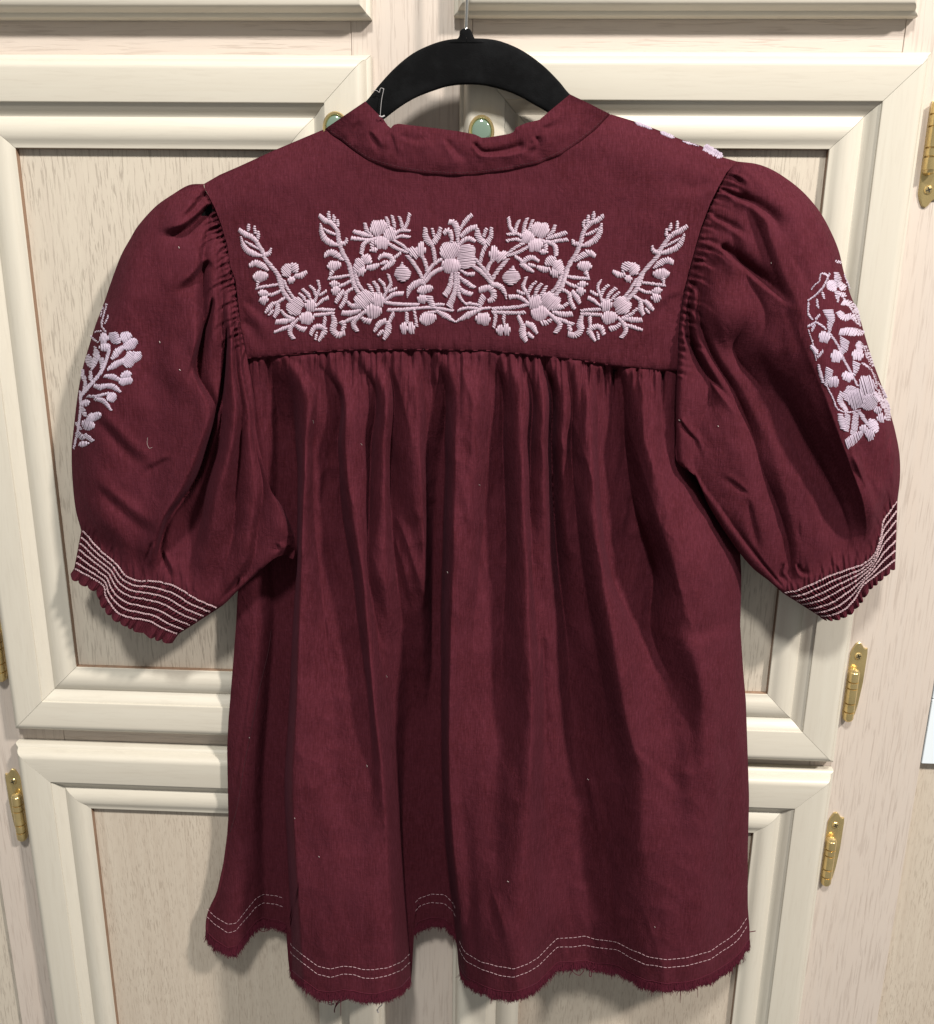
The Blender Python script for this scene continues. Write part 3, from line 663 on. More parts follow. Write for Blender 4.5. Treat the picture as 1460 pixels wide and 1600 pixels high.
def D_sleeve_r(px, py, U, V_):
    d = tracks(px, py, SRT, YR, SRL, SRR, [(252,43),(400,47),(560,50),(690,55),(760,56),(850,54),(925,50)], [(252,42),(330,38),(700,38),(790,38),(820,46),(925,50)], 2.6)
    d = 58+(d-58)*1.25
    q = 1-U
    cuffd = 38+14*U+15*np.clip(1-np.abs(2*U-1)**2.6, 0, 1)**0.55
    k = sstep(0.90, 0.995, V_); d = d*(1-k)+cuffd*k
    d = d+(1.3*noise(px/44, py/60, 31)+0.6*noise(px/17, py/24, 32))*(1-k)
    F = lambda *a, **k: fold(px, py, *a, **k)
    d = d+F([(1122,384),(1146,404),(1180,432),(1215,460),(1250,488)], 5, 20, -9, 15, 3, (0.06, 0.55))
    d = d+F([(1066,520),(1086,556),(1113,596),(1150,640),(1180,690)], 2, 9, -5, 9, 2, (0.08, 0.4))
    d = d+F([(1168,775),(1175,815),(1184,855),(1190,880)], -4, 8, -4, 7, 3, (0.25, 0.4))
    d = d+F([(1172,772),(1150,755),(1120,735)], 1.5, 8, -1.5, 10, 3)
    d = d+F([(1063,655),(1075,672),(1090,690),(1100,720)], -2.5, 8, 2.0, 8, 2, (0.05, 0.6))
    d = d+F([(1146,306),(1168,316),(1188,328),(1208,348),(1214,380)], 3, 14, -7, 14, 4, (0.15, 0.4))
    d = d+F([(1106,336),(1138,352),(1176,376)], 2.5, 8, -4, 8, 3)+F([(1134,270),(1152,275),(1172,292)], -2.5, 6, 2, 8, 2)
    d = d+F([(1122,294),(1144,306),(1162,324)], 2, 6, -3, 7, 2)+F([(1090,376),(1110,378),(1130,388)], 2.5, 6, -3, 5, 2)
    d = d+F([(1080,410),(1104,412),(1122,424)], 3, 7, -3.5, 6, 2)+F([(1073,440),(1086,450),(1092,474)], 2.5, 6, -3.5, 6, 2)
    d = d+F([(1064,480),(1082,486),(1100,506)], 2.5, 6, -3, 5, 2)+F([(1066,505),(1072,530),(1080,570)], 2.5, 6, -3.5, 5, 2)
    d = d+F([(1326,708),(1345,738),(1366,766),(1384,796)], -5, 16, 2, 14, 6, (0.3, 0.3))+F([(1394,670),(1387,725),(1380,770)], -3, 8, 2, 9, 3)
    d = d+F([(1398,705),(1393,745),(1395,778)], -2.5, 7, 2, 6, 2)
    d = d+F([(1252,330),(1275,390),(1290,450),(1305,500)], 1.0, 14, -1.0, 14, 6)+F([(1235,400),(1262,450),(1275,490)], 1.0, 10, -1.2, 12, 5)
    d = d+F([(1228,880),(1222,895),(1232,910)], -3, 6, 2, 6, 2)+F([(1244,880),(1252,896),(1272,898)], 2.5, 7, -4, 6, 2)
    for i, (x0, y0) in enumerate(catmull(ARMR2, 40)[2:-9]):
        a = rnd2[i+45]; L = 14+50*rnd2[i+75]**2
        d = d+F([(x0+1, y0), (x0+0.6*L, y0+0.15*L), (x0+1.0*L, y0+0.5*L)], 1.8*a+0.5, 4, -2.6*a-0.8, 4, 1.6, (0.02, 0.8))
    for i, (x0, y0) in enumerate(catmull(SRC, 30)[1:-1]):
        a = rnd2[i+5]; L = 18+42*rnd2[i+33]**2
        d = d+F([(x0, y0+3), (x0-8*(rnd2[i+60]-0.3), y0-L*0.5), (x0-22*(rnd2[i+60]-0.3), y0-L)], 2.0*a+0.4, 4, -2.2*a-0.6, 4, 2, (0.05, 0.8))
    return d
PXr, PYr, Ur, Vr = coons(ARMR2, SRC, SRO, SRI, 200, 250)
Dr = D_sleeve_r(PXr.ravel(), PYr.ravel(), Ur.ravel(), Vr.ravel()).reshape(PXr.shape)
Dr = Dr*sstep(-0.5, 0.03, Vr)-1.5*np.exp(-Vr/0.008)
sleeve_r = patch('puff_sleeve', PXr, PYr, Dr, M_cloth, blo)
LKr = Look(PXr[::2, ::2], PYr[::2, ::2], Dr[::2, ::2])

# ---- smocked cuffs, their frills and rows of chain stitch
def chain(b, px, py, dfun, r=0.30, amp=0.95, step=4.0):
    P = polyline(np.stack([px, py], 1), max(6, int(np.hypot(np.diff(px), np.diff(py)).sum()/1.05)))
    T = np.gradient(P, axis=0); T /= np.linalg.norm(T, axis=1)[:, None]; N = np.stack([-T[:, 1], T[:, 0]], 1)
    s = np.arange(len(P))*1.05
    for sg in (1, -1):
        Q = P+N*(sg*amp*np.sin(math.pi*s/step))[:, None]
        b.tube(W(Q[:, 0], Q[:, 1], dfun(P[:, 0], P[:, 1])+0.75+0.30*sg*np.cos(math.pi*s/step)), r*MM, 5)
def cuff(sleeve, top, bot, frill, side, nrows, flipu):
    lef = np.vstack([top[0], bot[0]]); rig = np.vstack([top[-1], bot[-1]])
    nu, nv = 420, 50
    px, py, U, V_ = coons(top, bot, lef, rig, nu, nv)
    q = np.abs(2*U-1); arch = np.clip(1-q**2.6, 0, 1)**0.55
    D = 38+14*U+15*arch-1.5*V_
    wav = np.sin(2*np.pi*(U*46+1.0*noise(U*26, V_*3, 41)))
    puff = 0.5-0.5*np.cos(2*np.pi*V_*(nrows-1))
    D = D+1.7*wav*(0.35+0.65*puff)+0.9*puff+0.6*noise(px/20, py/20, 42)
    if flipu: D = D+0
    c = patch('cuff', px, py, D, M_cloth, sleeve)
    lk = Look(px, py, D)
    for k in range(nrows):
        i = min(nv-1, int(round(k*(nv-1)/(nrows-1)))); b = MB()
        j = slice(3, nu-3, 3)
        yy = py[i, j]+0.7*noise(px[i, j]/5, py[i, j]*0, 43+k)
        chain(b, px[i, j], yy, lk); b.build('stitch_row', M_stitch, sleeve)
    # frill below the last row
    nu2 = 500
    fx, fy, U2, V2 = coons(bot, frill, np.vstack([bot[0], frill[0]]), np.vstack([bot[-1], frill[-1]]), nu2, 16)
    ph = 2*np.pi*(U2*13+0.55*noise(U2*9, U2*0, 51+side))
    sc = np.abs(np.sin(ph/2))**0.4
    dirx, diry = frill[len(frill)//2]-bot[len(bot)//2]; L = math.hypot(dirx, diry)
    k = V2**1.3*(sc-0.75)*9.0*(0.75+0.6*noise(U2*14, U2*0, 55))
    fx = fx+k*dirx/L; fy = fy+k*diry/L
    D2 = 36.5+14*U2+15*np.clip(1-np.abs(2*U2-1)**2.6, 0, 1)**0.55+0.3+V2*(4.2*np.sin(ph/2)**2-2.4)+0.5*np.sin(2*np.pi*U2*58)*(1-V2)
    patch('frill', fx, fy, D2, M_cloth, sleeve, depthback=lambda D, e: D-0.5)
BL = A(116,888, 129,895, 160.5,914, 166,932.5, 183.6,957, 206.6,965.6, 232,970, 252.6,981, 279,991)
FL = A(109,899, 123,911, 150,926, 158,946, 178,968, 203,982, 228,993, 250,1001, 270,1004)
cuff(sleeve_l, SLC, BL, FL, 0, 7, False)
BR = A(1400,874, 1380,889.6, 1362,904, 1348,915.5, 1336,935.6, 1319,953, 1299,961.5, 1281,963)
FR = A(1398,888, 1387,898, 1372,911, 1357,925, 1345,943, 1329,960, 1306,969, 1286,968)
SRC2 = A(1403,782, 1392,798, 1381,815, 1377,836, 1368,865, 1350,881, 1326,890, 1300,899, 1274,911, 1248,922, 1224,927)
cuff(sleeve_r, SRC2, BR, FR, 3, 7, True)

# ---- seams, hem rows, frayed edge
def seam(name, pts, dfun, m, r, parent, off=0.15):
    P = catmull(pts, 160); b = MB(); b.tube(W(P[:, 0], P[:, 1], dfun(P[:, 0], P[:, 1])+off), r*MM, 5); return b.build(name, m, parent)
def dashes(name, px, py, dfun, m, r, on, gap, parent, off=0.35, skip=None):
    P = polyline(np.stack([px, py], 1), int(np.hypot(np.diff(px), np.diff(py)).sum())); b = MB(); i = 0
    while i+on < len(P):
        Q = P[i:i+on+1]
        if skip is None or not skip(Q):
            n = len(Q); e = np.sin(np.pi*np.linspace(0.04, 0.96, n))**0.5
            b.tube(W(Q[:, 0], Q[:, 1], dfun(Q[:, 0], Q[:, 1])+off*e-0.1), r*MM*(0.6+0.4*e), 5)
        i += on+gap
    return b.build(name, m, parent)
cs = catmull(CB, 300); dashes('top_stitching', cs[:, 0], cs[:, 1]-6, LKc, M_seam, 0.16, 4, 2, collar, 0.1)
hx = np.linspace(323, 1171, 1700); hy = np.interp(hx, HEM[:, 0], HEM[:, 1])
ker = np.hanning(19); ker /= ker.sum()
def hemline(k, wob):
    y = np.interp(hx, HEM[:, 0], HEM[:, 1])-k
    n = len(ker)//2; ys_ = np.convolve(np.pad(y, n, mode='edge'), ker, 'valid')
    jump = (np.abs(hx-449) < 9) | (np.abs(hx-645) < 9) | (np.abs(hx-715) < 8)
    return np.where(jump, y, ys_)+wob*noise(hx/18, hx*0, int(k))
steep = lambda Q: abs(Q[-1, 1]-Q[0, 1]) > 2.6*abs(Q[-1, 0]-Q[0, 0])+1.5
for k in (49, 36):
    y = hemline(k, 1.2)
    for x0, x1, mt in ((323, 447, M_hem_shade), (452.5, 641, M_hem), (649, 712, M_hem_shade), (718, 1171, M_hem)):
        j = (hx > x0) & (hx < x1); dashes('hem_stitching', hx[j], y[j], D_skirt, mt, 0.23, 5, 2, skirt, 0.5, steep)
y = hemline(12, 1.5)
for x0, x1 in ((323, 447), (452.5, 641), (649, 712), (718, 1171)):
    j = (hx > x0) & (hx < x1); b = MB(); dd = D_skirt(hx[j], y[j])
    b.tube(W(hx[j], y[j], dd+0.25), 0.38*MM, 5); b.build('raw_edge_line', M_fray, skirt)
rs = np.random.RandomState(11)
n = 5200; fx = rs.uniform(322, 1172, n); fy = np.interp(fx, HEM[:, 0], HEM[:, 1])
k = (fx < 447) | ((fx > 452) & (fx < 642)) | ((fx > 648) & (fx < 713)) | (fx > 718)
fx, fy = fx[k], fy[k]; n = len(fx)
ragged = 1.5+1.6*noise(fx/9, fx*0, 61)+1.2*noise(fx/3, fx*0, 62)
Lk = rs.gamma(1.5, 1.25, n)*np.where(rs.rand(n) < 0.03, 2.6, 1)+1.3*ragged-0.6; up = rs.uniform(0, 11, n); bend = rs.normal(0, 2.2, n); wd = rs.uniform(0.35, 0.75, n)
ts = np.linspace(0, 1, 4); Vs = []; Fs = []
d0 = D_skirt(fx, fy-3)
lift = rs.uniform(0.2, 1.3, n)
for i, t in enumerate(ts):
    y_ = fy-up+(up+Lk)*t; x_ = fx+bend*t*t
    w_ = wd*(1-0.6*t)
    for sg in (-1, 1): Vs.append(W(x_+sg*w_, y_, d0+lift+0.6*t*rs.uniform(0, 1, n)))
Vs = np.stack(Vs, 1).reshape(-1, 3)
base_i = np.arange(n)*8
Fs = np.concatenate([np.stack([base_i+2*i, base_i+2*i+1, base_i+2*i+3, base_i+2*i+2], 1) for i in range(3)])
tag(mesh('frayed_threads', Vs, Fs, M_fray, skirt, False), kind='stuff')
def strand(pts, d, r, m, name='loose_thread', parent=None):
    P = catmull(pts, 40); b = MB(); b.tube(W(P[:, 0], P[:, 1], np.linspace(d, d-2, 40)), r*MM, 5); b.build(name, m, parent or skirt)
strand([(541,1553),(536,1560),(527,1567),(523,1578),(523,1582)], 86, 0.55, M_fray); strand([(553,1553),(545,1560),(531,1566),(524,1574)], 86.5, 0.45, M_fray)
strand([(528,1555),(532,1562),(537,1558)], 86, 0.3, M_fray)
strand([(598,1563),(597,1570),(592,1575),(590,1581),(592,1582),(589,1578)], 84, 0.5, M_grey)
strand([(512,1563),(515,1570),(522,1569),(512,1566)], 85, 0.3, M_fray)
strand([(1168,1457),(1175,1456),(1181,1455)], 33, 0.45, M_fray); strand([(1160,1495),(1163,1500),(1161,1505)], 33, 0.3, M_fray)
strand([(917,1508),(922,1515),(921,1524),(924,1526),(926,1515),(930,1512)], 60, 0.4, M_fray); strand([(893,1513),(898,1521),(906,1524),(913,1517)], 60, 0.3, M_fray); strand([(918,1512),(926,1519),(936,1517)], 60, 0.3, M_fray)
strand([(404,1450),(410,1456),(420,1453),(427,1450)], 40, 0.3, M_fray); strand([(426,1448),(432,1455),(440,1453),(446,1447)], 30, 0.3, M_fray)
strand([(486,1543),(494,1556),(500,1566)], 84, 0.3, M_fray)

P = catmull([(424,985),(419,1020),(405,1080),(393,1140),(381,1200),(371,1260),(360,1300)], 120)
b = MB(); b.tube(W(P[:, 0], P[:, 1], D_skirt(P[:, 0], P[:, 1])+0.05), 0.28*MM, 5); b.build('side_seam', M_seam, skirt)
M_lint = plain('pale_lint', (0.55, 0.48, 0.45), 0.8)
b = MB()
for (x, y, dx, dy) in ((489,657,1,5),(564,693,2,3),(749,757,1.5,2),(699,893,1,3),(573,1195,1,4),(604,1056,1,3),(918,1217,2,2),(793,1377,2,1.5),(1023,1448,1,2),(389,1152,1.5,2),(498,1338,1,2),(460,1278,1,2)):
    q = np.array([[x, y], [x+dx*0.5+0.4, y+dy*0.5], [x+dx, y+dy]]); b.tube(W(q[:, 0], q[:, 1], D_skirt(q[:, 0], q[:, 1])+0.4), 0.2*MM, 4)
tag(b.build('lint', M_lint, skirt), kind='stuff')
for sl_, lk_, pts in ((sleeve_l, LKl, ((279,385,1,3),(249,533,1,3),(280,577,2,2))), (sleeve_r, LKr, ((1061,656,2,2),(1122,665,1,2),(1205,410,1,2)))):
    b = MB()
    for (x, y, dx, dy) in pts:
        q = np.array([[x, y], [x+dx*0.5+0.4, y+dy*0.5], [x+dx, y+dy]]); b.tube(W(q[:, 0], q[:, 1], lk_(q[:, 0], q[:, 1])+0.5), 0.25*MM, 4)
    if sl_ is sleeve_l:
        for pts_ in ([(231,683),(230,692),(233,700),(238,699)],):
            q = catmull(pts_, 20); b.tube(W(q[:, 0], q[:, 1], lk_(q[:, 0], q[:, 1])+0.4), 0.09*MM, 4)
    tag(b.build('lint', M_lint, sl_), kind='stuff')

# ------------------------------------------------------------------ the hanger
han = root('clothes_hanger', (0.0, -0.036, mz(120)), 'black velvet flocked hanger with a thin steel hook inside the blouse neck', 'hanger')
HO = A(300,330, 420,262, 500,210, 545,181, 571,159, 593,132, 617,106, 644,84, 672,70, 699,62, 730,59.5, 768,61, 795,68.5, 822,82, 850,103, 874,127, 891,147, 930,180, 1040,240, 1150,300)
HI = A(310,350, 440,282, 530,228, 575,203, 601.6,185, 624,168, 651,152, 685.5,139, 705,134, 728,132, 754,133, 781,139, 809,149, 836,164, 857,176, 900,205, 1030,262, 1140,320)
ho, hi = catmull(HO, 180), catmull(HI, 180)
V = []; R_ = []
for k, (a, t) in enumerate(((0.0, 0.0), (0.0, 1.6), (0.02, 2.6), (0.06, 3.3), (0.14, 3.7), (0.5, 3.9), (0.86, 3.7), (0.94, 3.3), (0.98, 2.6), (1.0, 1.6), (1.0, 0.0))):
    Q = ho*(1-a)+hi*a; V.append(W(Q[:, 0], Q[:, 1], 33+t))
V = np.vstack(V); F = grid_faces(11, 180, 0, True).tolist()
i = np.arange(179); F += np.stack([i, 10*180+i, 10*180+i+1, i+1], 1).tolist()
hb = mesh('arm', V, F, M_velvet, han)
b = MB(); NK = A(700,66, 706,62.5, 713,61, 717.5,57, 719,49, 722.5,45, 728,43.8, 733,44.3, 737,48.5, 740.5,57, 744,61, 752,62, 760,66); q = catmull(NK, 40)
V = []
cx_ = np.mean(q[:, 0])
for sc, t in ((1.0, -0.5), (1.0, 2.2), (0.97, 3.2), (0.88, 3.7), (0.5, 3.93), (0.02, 3.95)):
    V.append(W(cx_+(q[:, 0]-cx_)*sc, 66+(q[:, 1]-66)*(0.3+0.7*sc) if sc < 0.9 else 66+(q[:, 1]-66)*sc, 33+t))
b.add(np.vstack(V), grid_faces(6, 40, 0, True)); b.build('neck', M_velvet, han)
b = MB(); P = W([728.5, 729.5, 730.3], [50, 20, -6], [35, 35, 35])
top_ = P[-1]; arc = [top_+np.array([0.0, 0.012*(1-math.cos(a)), 0.012*math.sin(a)+0.04]) for a in np.linspace(0, math.pi*1.1, 16)]
b.tube(np.vstack([catmull(P, 8), np.array(arc)]), 1.35*MM, 12); b.build('hook', M_steel, han)
# clear tag fastener left hanging at the neck
P = catmull(A(581,142, 588,141, 593,144.5), 12); P2 = catmull(A(593,144.5, 595,137.5, 600,138.5), 10); P3 = catmull(A(600,138.5, 596.5,156, 594.5,178, 595,181), 20)
b = MB(); Q = np.vstack([P, P2, P3]); b.tube(W(Q[:, 0], Q[:, 1], 40+0*Q[:, 0]), 0.22*MM, 6)
Q = A(593,181, 597,182.5, 601,180.5); b.tube(W(Q[:, 0], Q[:, 1], [52, 53, 52]), 0.6*MM, 6); b.build('tag_fastener', M_grey, blo)

# ------------------------------------------------------------------ lilac satin-stitch embroidery, every petal, leaf and stem its own raised piece of thread
er = np.random.RandomState(5)
def stitched(name, A_, B_, dfun, parent, puff=1.0, lift=0.25, cross=1.0, m=None):
    """parallel threads laid from each point of A_ to the matching point of B_, arched up from the cloth"""
    n = len(A_); ns = 6
    t = np.linspace(0, 1, ns)
    A_ = A_+er.normal(0, 0.30, A_.shape); B_ = B_+er.normal(0, 0.30, B_.shape)
    L = np.linalg.norm(B_-A_, axis=1)
    step = np.gradient(0.5*(A_+B_), axis=0) if n > 1 else np.array([[1.0, 0]])
    C = A_[:, None, :]+(B_-A_)[:, None, :]*t[None, :, None]
    dirn = (B_-A_)/(L[:, None]+1e-6); nor = np.stack([-dirn[:, 1], dirn[:, 0]], 1)
    gap = np.abs((np.gradient(A_, axis=0)*nor).sum(1)), np.abs((np.gradient(B_, axis=0)*nor).sum(1))
    hw = np.clip(np.stack([gap[0]+(gap[1]-gap[0])*k for k in t], 1)*0.56, 0.35, 1.7)*cross
    arch = (1-np.abs(2*t-1)**3.5)[None, :]
    hgt = np.clip(0.45+0.02*L, 0.4, 0.95)[:, None]*puff*arch*er.uniform(0.88, 1.12, (n, 1))
    base = dfun(C[..., 0].ravel(), C[..., 1].ravel()).reshape(n, ns)
    V = []
    for s_, hh in ((-1, -0.42), (-0.5, 0.18), (0.5, 0.18), (1, -0.42)):
        Q = C+nor[:, None, :]*(s_*hw)[..., None]
        V.append(W(Q[..., 0], Q[..., 1], base+lift+hgt+hh*(0.5+hw*0.8)-0.45*(1-arch)))
    V = np.stack([v.reshape(n, ns, 3) for v in V], 2).reshape(-1, 3)
    b0 = (np.arange(n)*ns*4)[:, None, None]+(np.arange(ns-1)*4)[None, :, None]+np.arange(3)[None, None, :]
    F = np.stack([b0, b0+1, b0+5, b0+4], -1).reshape(-1, 4)
    return mesh(name, V, F, m or M_lilac, parent)
M_lilac_tint = thread('lilac_thread_light_tint', (0.40, 0.325, 0.41), (0.49, 0.41, 0.50))  # same lilac thread; the sleeves' different lighting is put into its colour
class Tr:
    """turns drawing coordinates of one enlarged view into photo pixels"""
    def __init__(s, ox, oy, sc, dfun, parent, warp=None, sp=2.35, m=None, puff=1.0): s.m = m; s.puff = puff; s.o = (ox, oy); s.sc = sc; s.d = dfun; s.p = parent; s.w = warp; s.sp = sp
    def pt(s, P):
        P = np.asarray(P, float)/s.sc+np.array(s.o)
        return P if s.w is None else s.w(P)
    def S(s, w, *P, slant=0.35, name='embroidered_leaf', lift=0.25):
        P = np.array(P, float).reshape(-1, 2); w = np.asarray(w, float)
        C = catmull(P, 60); L = np.linalg.norm(np.diff(C, axis=0), axis=1).sum()/s.sc
        n = max(4, int(L/s.sp)); C = catmull(P, n); k = np.linspace(0, 1, n)
        wd = np.interp(k, np.linspace(0, 1, len(w)), w)*0.52
        T = np.gradient(C, axis=0); T /= np.linalg.norm(T, axis=1)[:, None]+1e-9; N = np.stack([-T[:, 1], T[:, 0]], 1)
        sl = T*(wd*slant)[:, None]
        return stitched(name, s.pt(C+N*wd[:, None]-sl), s.pt(C-N*wd[:, None]+sl), s.d, s.p, lift=lift, m=s.m, puff=s.puff)
    def R(s, w, *P): return s.S([w*0.9, w, w, w*0.85], *P, slant=0.75, name='embroidered_stem', lift=0.12)
    def E(s, w, x0, y0, x1, y1, name='embroidered_petal', slant=0.0, lift=0.4):
        a = np.array([x0, y0], float); b = np.array([x1, y1], float); L = np.linalg.norm(b-a)/s.sc
        n = max(5, int(L/s.sp)); k = np.linspace(0.03, 0.97, n); C = a+(b-a)*k[:, None]
        wd = 0.54*w*(1-np.abs(2*k-1)**3.2)**0.5*(1+0.10*np.sin(k*9+x0))
        T = (b-a)/np.linalg.norm(b-a); N = np.array([-T[1], T[0]]); sl = T[None]*(wd*slant)[:, None]
        return stitched(name, s.pt(C+N*wd[:, None]-sl), s.pt(C-N*wd[:, None]+sl), s.d, s.p, lift=lift, puff=1.1*s.puff, m=s.m)
src = A(373,358, 474,486, 497,337, 599,369, 582,475, 628.6,428); dst = A(1078,351, 957.5,485, 941,339, 837,373, 845,480, 802.7,430.5)
Mx = np.linalg.lstsq(np.c_[np.ones(6), src], dst, rcond=None)[0]
mirror = lambda P: np.c_[np.ones(len(P)), P]@Mx
for wp in (None, mirror):
    z = Tr(340, 320, 7.684, LKy, yoke, wp)                     # outer spray, upper half
    z.R(52, 440,400, 490,480, 540,560, 570,640, 640,730, 720,830, 760,900, 785,985)
    z.S((50,66,62,50), 262,300, 330,350, 400,380, 475,440, slant=-0.2); z.S((26,42,34), 375,240, 372,275, 370,310); z.S((30,44,36), 445,262, 447,300, 455,335); z.S((30,40,36), 492,328, 492,360, 486,395)
    z.S((22,55,72,72,40), 283,390, 305,470, 350,540, 430,585, 525,610, slant=-0.3); z.S((20,36,26), 335,440, 400,480, 492,530, slant=0.1)
    z.S((26,52,62), 642,525, 622,580, 560,605); z.S((56,84,80,26), 392,728, 450,700, 520,722, 605,785)
    z.E(118, 425,868, 605,850); z.S((60,34,22), 490,900, 480,960, 475,1000)
    z.E(122, 790,850, 870,725, slant=.2); z.E(104, 890,705, 955,810); z.E(84, 848,905, 925,900, slant=.2); z.S((58,74,42), 935,850, 1000,850, 1065,808)
    z = Tr(370, 420, 7.684, LKy, yoke, wp)                     # outer spray, lower half
    z.R(38, 230,232, 340,213, 485,190); z.E(74, 262,290, 372,290); z.E(108, 278,370, 372,378, slant=.2)
    z.R(42, 375,312, 450,300, 525,265); z.R(54, 500,90, 530,200, 570,290, 650,390); z.R(38, 568,140, 600,220, 640,290, 688,355)
    z.R(40, 572,350, 510,390, 462,412); z.S((34,64,46), 345,520, 395,465, 440,415); z.S((50,66,44), 495,420, 488,500, 452,575); z.S((24,38,28), 388,555, 412,530, 432,505)
    z.E(172, 640,540, 765,360); z.E(142, 824,440, 945,440); z.E(142, 756,592, 924,588)
    z.S((28,42,34), 752,295, 800,340, 828,385); z.S((42,48,30), 792,245, 850,300, 890,380); z.S((34,42,30), 880,205, 930,255, 948,325)
    z.R(34, 975,140, 995,230, 960,330, 935,410); z.R(38, 1072,270, 1035,295, 1000,312); z.S((46,44,26), 1095,345, 1020,390, 958,445)
    z.R(44, 950,490, 1050,490, 1165,497); z.R(44, 930,556, 1050,545, 1168,535)
    z.S((32,46,38), 535,500, 590,560, 682,602); z.S((60,66,46), 474,637, 570,630, 692,608); z.S((34,48,36), 458,757, 550,722, 642,690); z.S((34,52,54,48), 735,600, 665,680, 640,760, 682,838); z.S((40,66,68), 716,676, 760,712, 820,730)
    z.R(44, 1065,580, 1055,640, 1045,695); z.S((48,64,66,62,32), 890,785, 925,715, 990,695, 1058,735, 1025,800, 985,862); z.S((22,38,28), 965,772, 955,805, 945,845)
    z.S((46,72,74,80,66), 1158,565, 1172,640, 1158,730, 1218,790, 1292,768); z.S((60,54,40), 1255,640, 1290,680, 1270,735); z.R(46, 1290,645, 1350,615, 1425,585)
    z = Tr(490, 320, 7.684, LKy, yoke, wp)                     # inner spray and upper flower
    z.R(54, 255,250, 290,330, 310,450, 350,570, 410,680, 450,790, 470,900, 492,990)
    z.S((50,68,62,50), 70,130, 140,185, 210,215, 268,280, slant=-0.2); z.S((30,50,40), 185,85, 185,125, 185,165); z.S((30,46,36), 244,125, 246,160, 246,200); z.S((28,38,34), 285,180, 292,215, 290,250)
    z.S((24,60,74,72,40), 85,230, 102,340, 150,420, 220,462, 295,482, slant=-0.3); z.S((22,42,32), 128,288, 190,330, 252,352, slant=0.1); z.S((28,52,62), 402,405, 385,455, 330,462)
    z.S((50,84,80,26), 135,610, 200,570, 270,600, 355,665); z.E(112, 168,745, 325,715); z.S((56,34,22), 225,800, 200,850, 190,890)
    z.R(42, 182,880, 300,870, 418,850); z.E(76, 198,948, 305,948); z.R(42, 310,976, 380,950, 442,918); z.R(42, 498,800, 520,900, 565,990)
    z.E(120, 498,800, 588,655, slant=.2); z.E(112, 588,615, 690,690); z.E(112, 528,800, 625,795, slant=.2); z.S((58,78,44), 645,752, 710,750, 780,722)
    z.E(176, 684,300, 885,245); z.E(162, 856,372, 985,330); z.E(158, 742,452, 905,448)
    z.S((40,50,30), 618,225, 640,300, 685,352); z.S((48,64,30), 488,318, 590,350, 702,380); z.S((48,46,34), 462,400, 550,410, 642,420); z.S((42,52,56,48), 742,405, 640,440, 590,500, 578,585); z.S((40,58,46), 718,430, 705,470, 700,510); z.E(62, 680,545, 765,535)
    z.R(38, 875,150, 893,200, 905,262); z.R(42, 945,132, 965,220, 972,300); z.R(42, 1032,145, 1060,230, 1066,310); z.R(42, 1155,112, 1130,210, 1090,290); z.R(40, 980,352, 1040,310, 1155,312); z.R(40, 1150,388, 1060,375, 985,395)
    z.R(44, 890,458, 1000,522, 1132,572); z.R(40, 968,428, 1060,480, 1140,552); z.R(42, 1042,580, 1000,612, 958,645)
    z.S((40,62,66,50), 778,645, 840,605, 920,622, 965,685); z.S((62,66,30), 962,680, 900,722, 825,775); z.S((30,46,36), 812,705, 845,695, 880,685)
    z.E(150, 1168,600, 1240,545); z.E(178, 1240,540, 1342,540); z.R(48, 1300,610, 1340,680, 1366,795); z.R(50, 1128,610, 1200,700, 1260,790, 1302,875)
    z.E(176, 1065,735, 1078,920); z.S((18,60), 1065,700, 1065,745)
    z = Tr(500, 420, 7.684, LKy, yoke, wp)                     # inner flower below
    z.E(104, 142,262, 235,252, slant=.2); z.R(58, 362,0, 400,150, 430,230, 472,295); z.R(44, 420,50, 460,180, 515,255)
    z.R(46, 392,240, 350,262, 308,292); z.S((40,64,46), 192,400, 235,325, 285,268); z.S((48,54,44), 312,300, 302,370, 248,465)
    z.E(184, 440,440, 618,290); z.E(172, 634,380, 768,370); z.E(164, 544,512, 736,500)
    z.R(42, 592,190, 612,230, 640,285); z.S((40,52,30), 645,155, 690,220, 712,305); z.S((30,48,30), 712,128, 760,180, 788,265); z.R(42, 824,70, 850,180, 800,270, 765,345); z.R(38, 915,233, 880,250, 835,265); z.S((56,54,46,26), 996,298, 900,302, 820,350, 768,395)
    z.R(44, 770,400, 950,425, 1184,430); z.R(48, 818,492, 1000,490, 1184,472)
    z.S((36,64,50), 335,402, 380,440, 502,460); z.S((60,66,40), 272,532, 380,530, 485,500); z.S((40,54,62,52), 545,510, 450,590, 400,660, 442,745); z.S((40,70,66), 508,592, 550,620, 605,630)
    z.R(48, 885,530, 858,585, 828,645); z.S((34,70,62), 655,745, 720,655, 785,625); z.S((60,84,46), 820,640, 822,720, 772,838); z.S((34,50,34), 700,795, 728,772, 755,745)
z = Tr(620, 320, 7.684, LKy, yoke)                             # middle flower and its plumes
z.R(56, 575,750, 470,800, 400,850, 325,945); z.R(44, 538,655, 440,720, 360,830, 300,940); z.R(56, 915,735, 1010,800, 1090,880, 1155,965); z.R(44, 940,645, 1030,750, 1100,840, 1145,905)
z.S((44,64,84,62), 345,278, 352,380, 390,450, 432,475); z.S((44,62,72), 525,280, 500,370, 450,445); z.S((34,42,34), 428,288, 440,330, 446,375); z.R(48, 430,490, 450,580, 462,705)
z.S((54,74,56,38), 565,345, 612,308, 652,360, 662,435); z.S((64,78,56,34), 632,205, 690,215, 726,310, 735,465); z.S((44,58,42,24), 900,122, 830,190, 775,270, 758,315); z.S((56,66,48), 955,262, 860,300, 775,375); z.S((46,62,56,38), 938,435, 870,405, 800,430, 748,485)
z.E(205, 526,600, 752,505); z.E(222, 830,478, 838,772, slant=-.1); z.E(182, 552,705, 762,745)
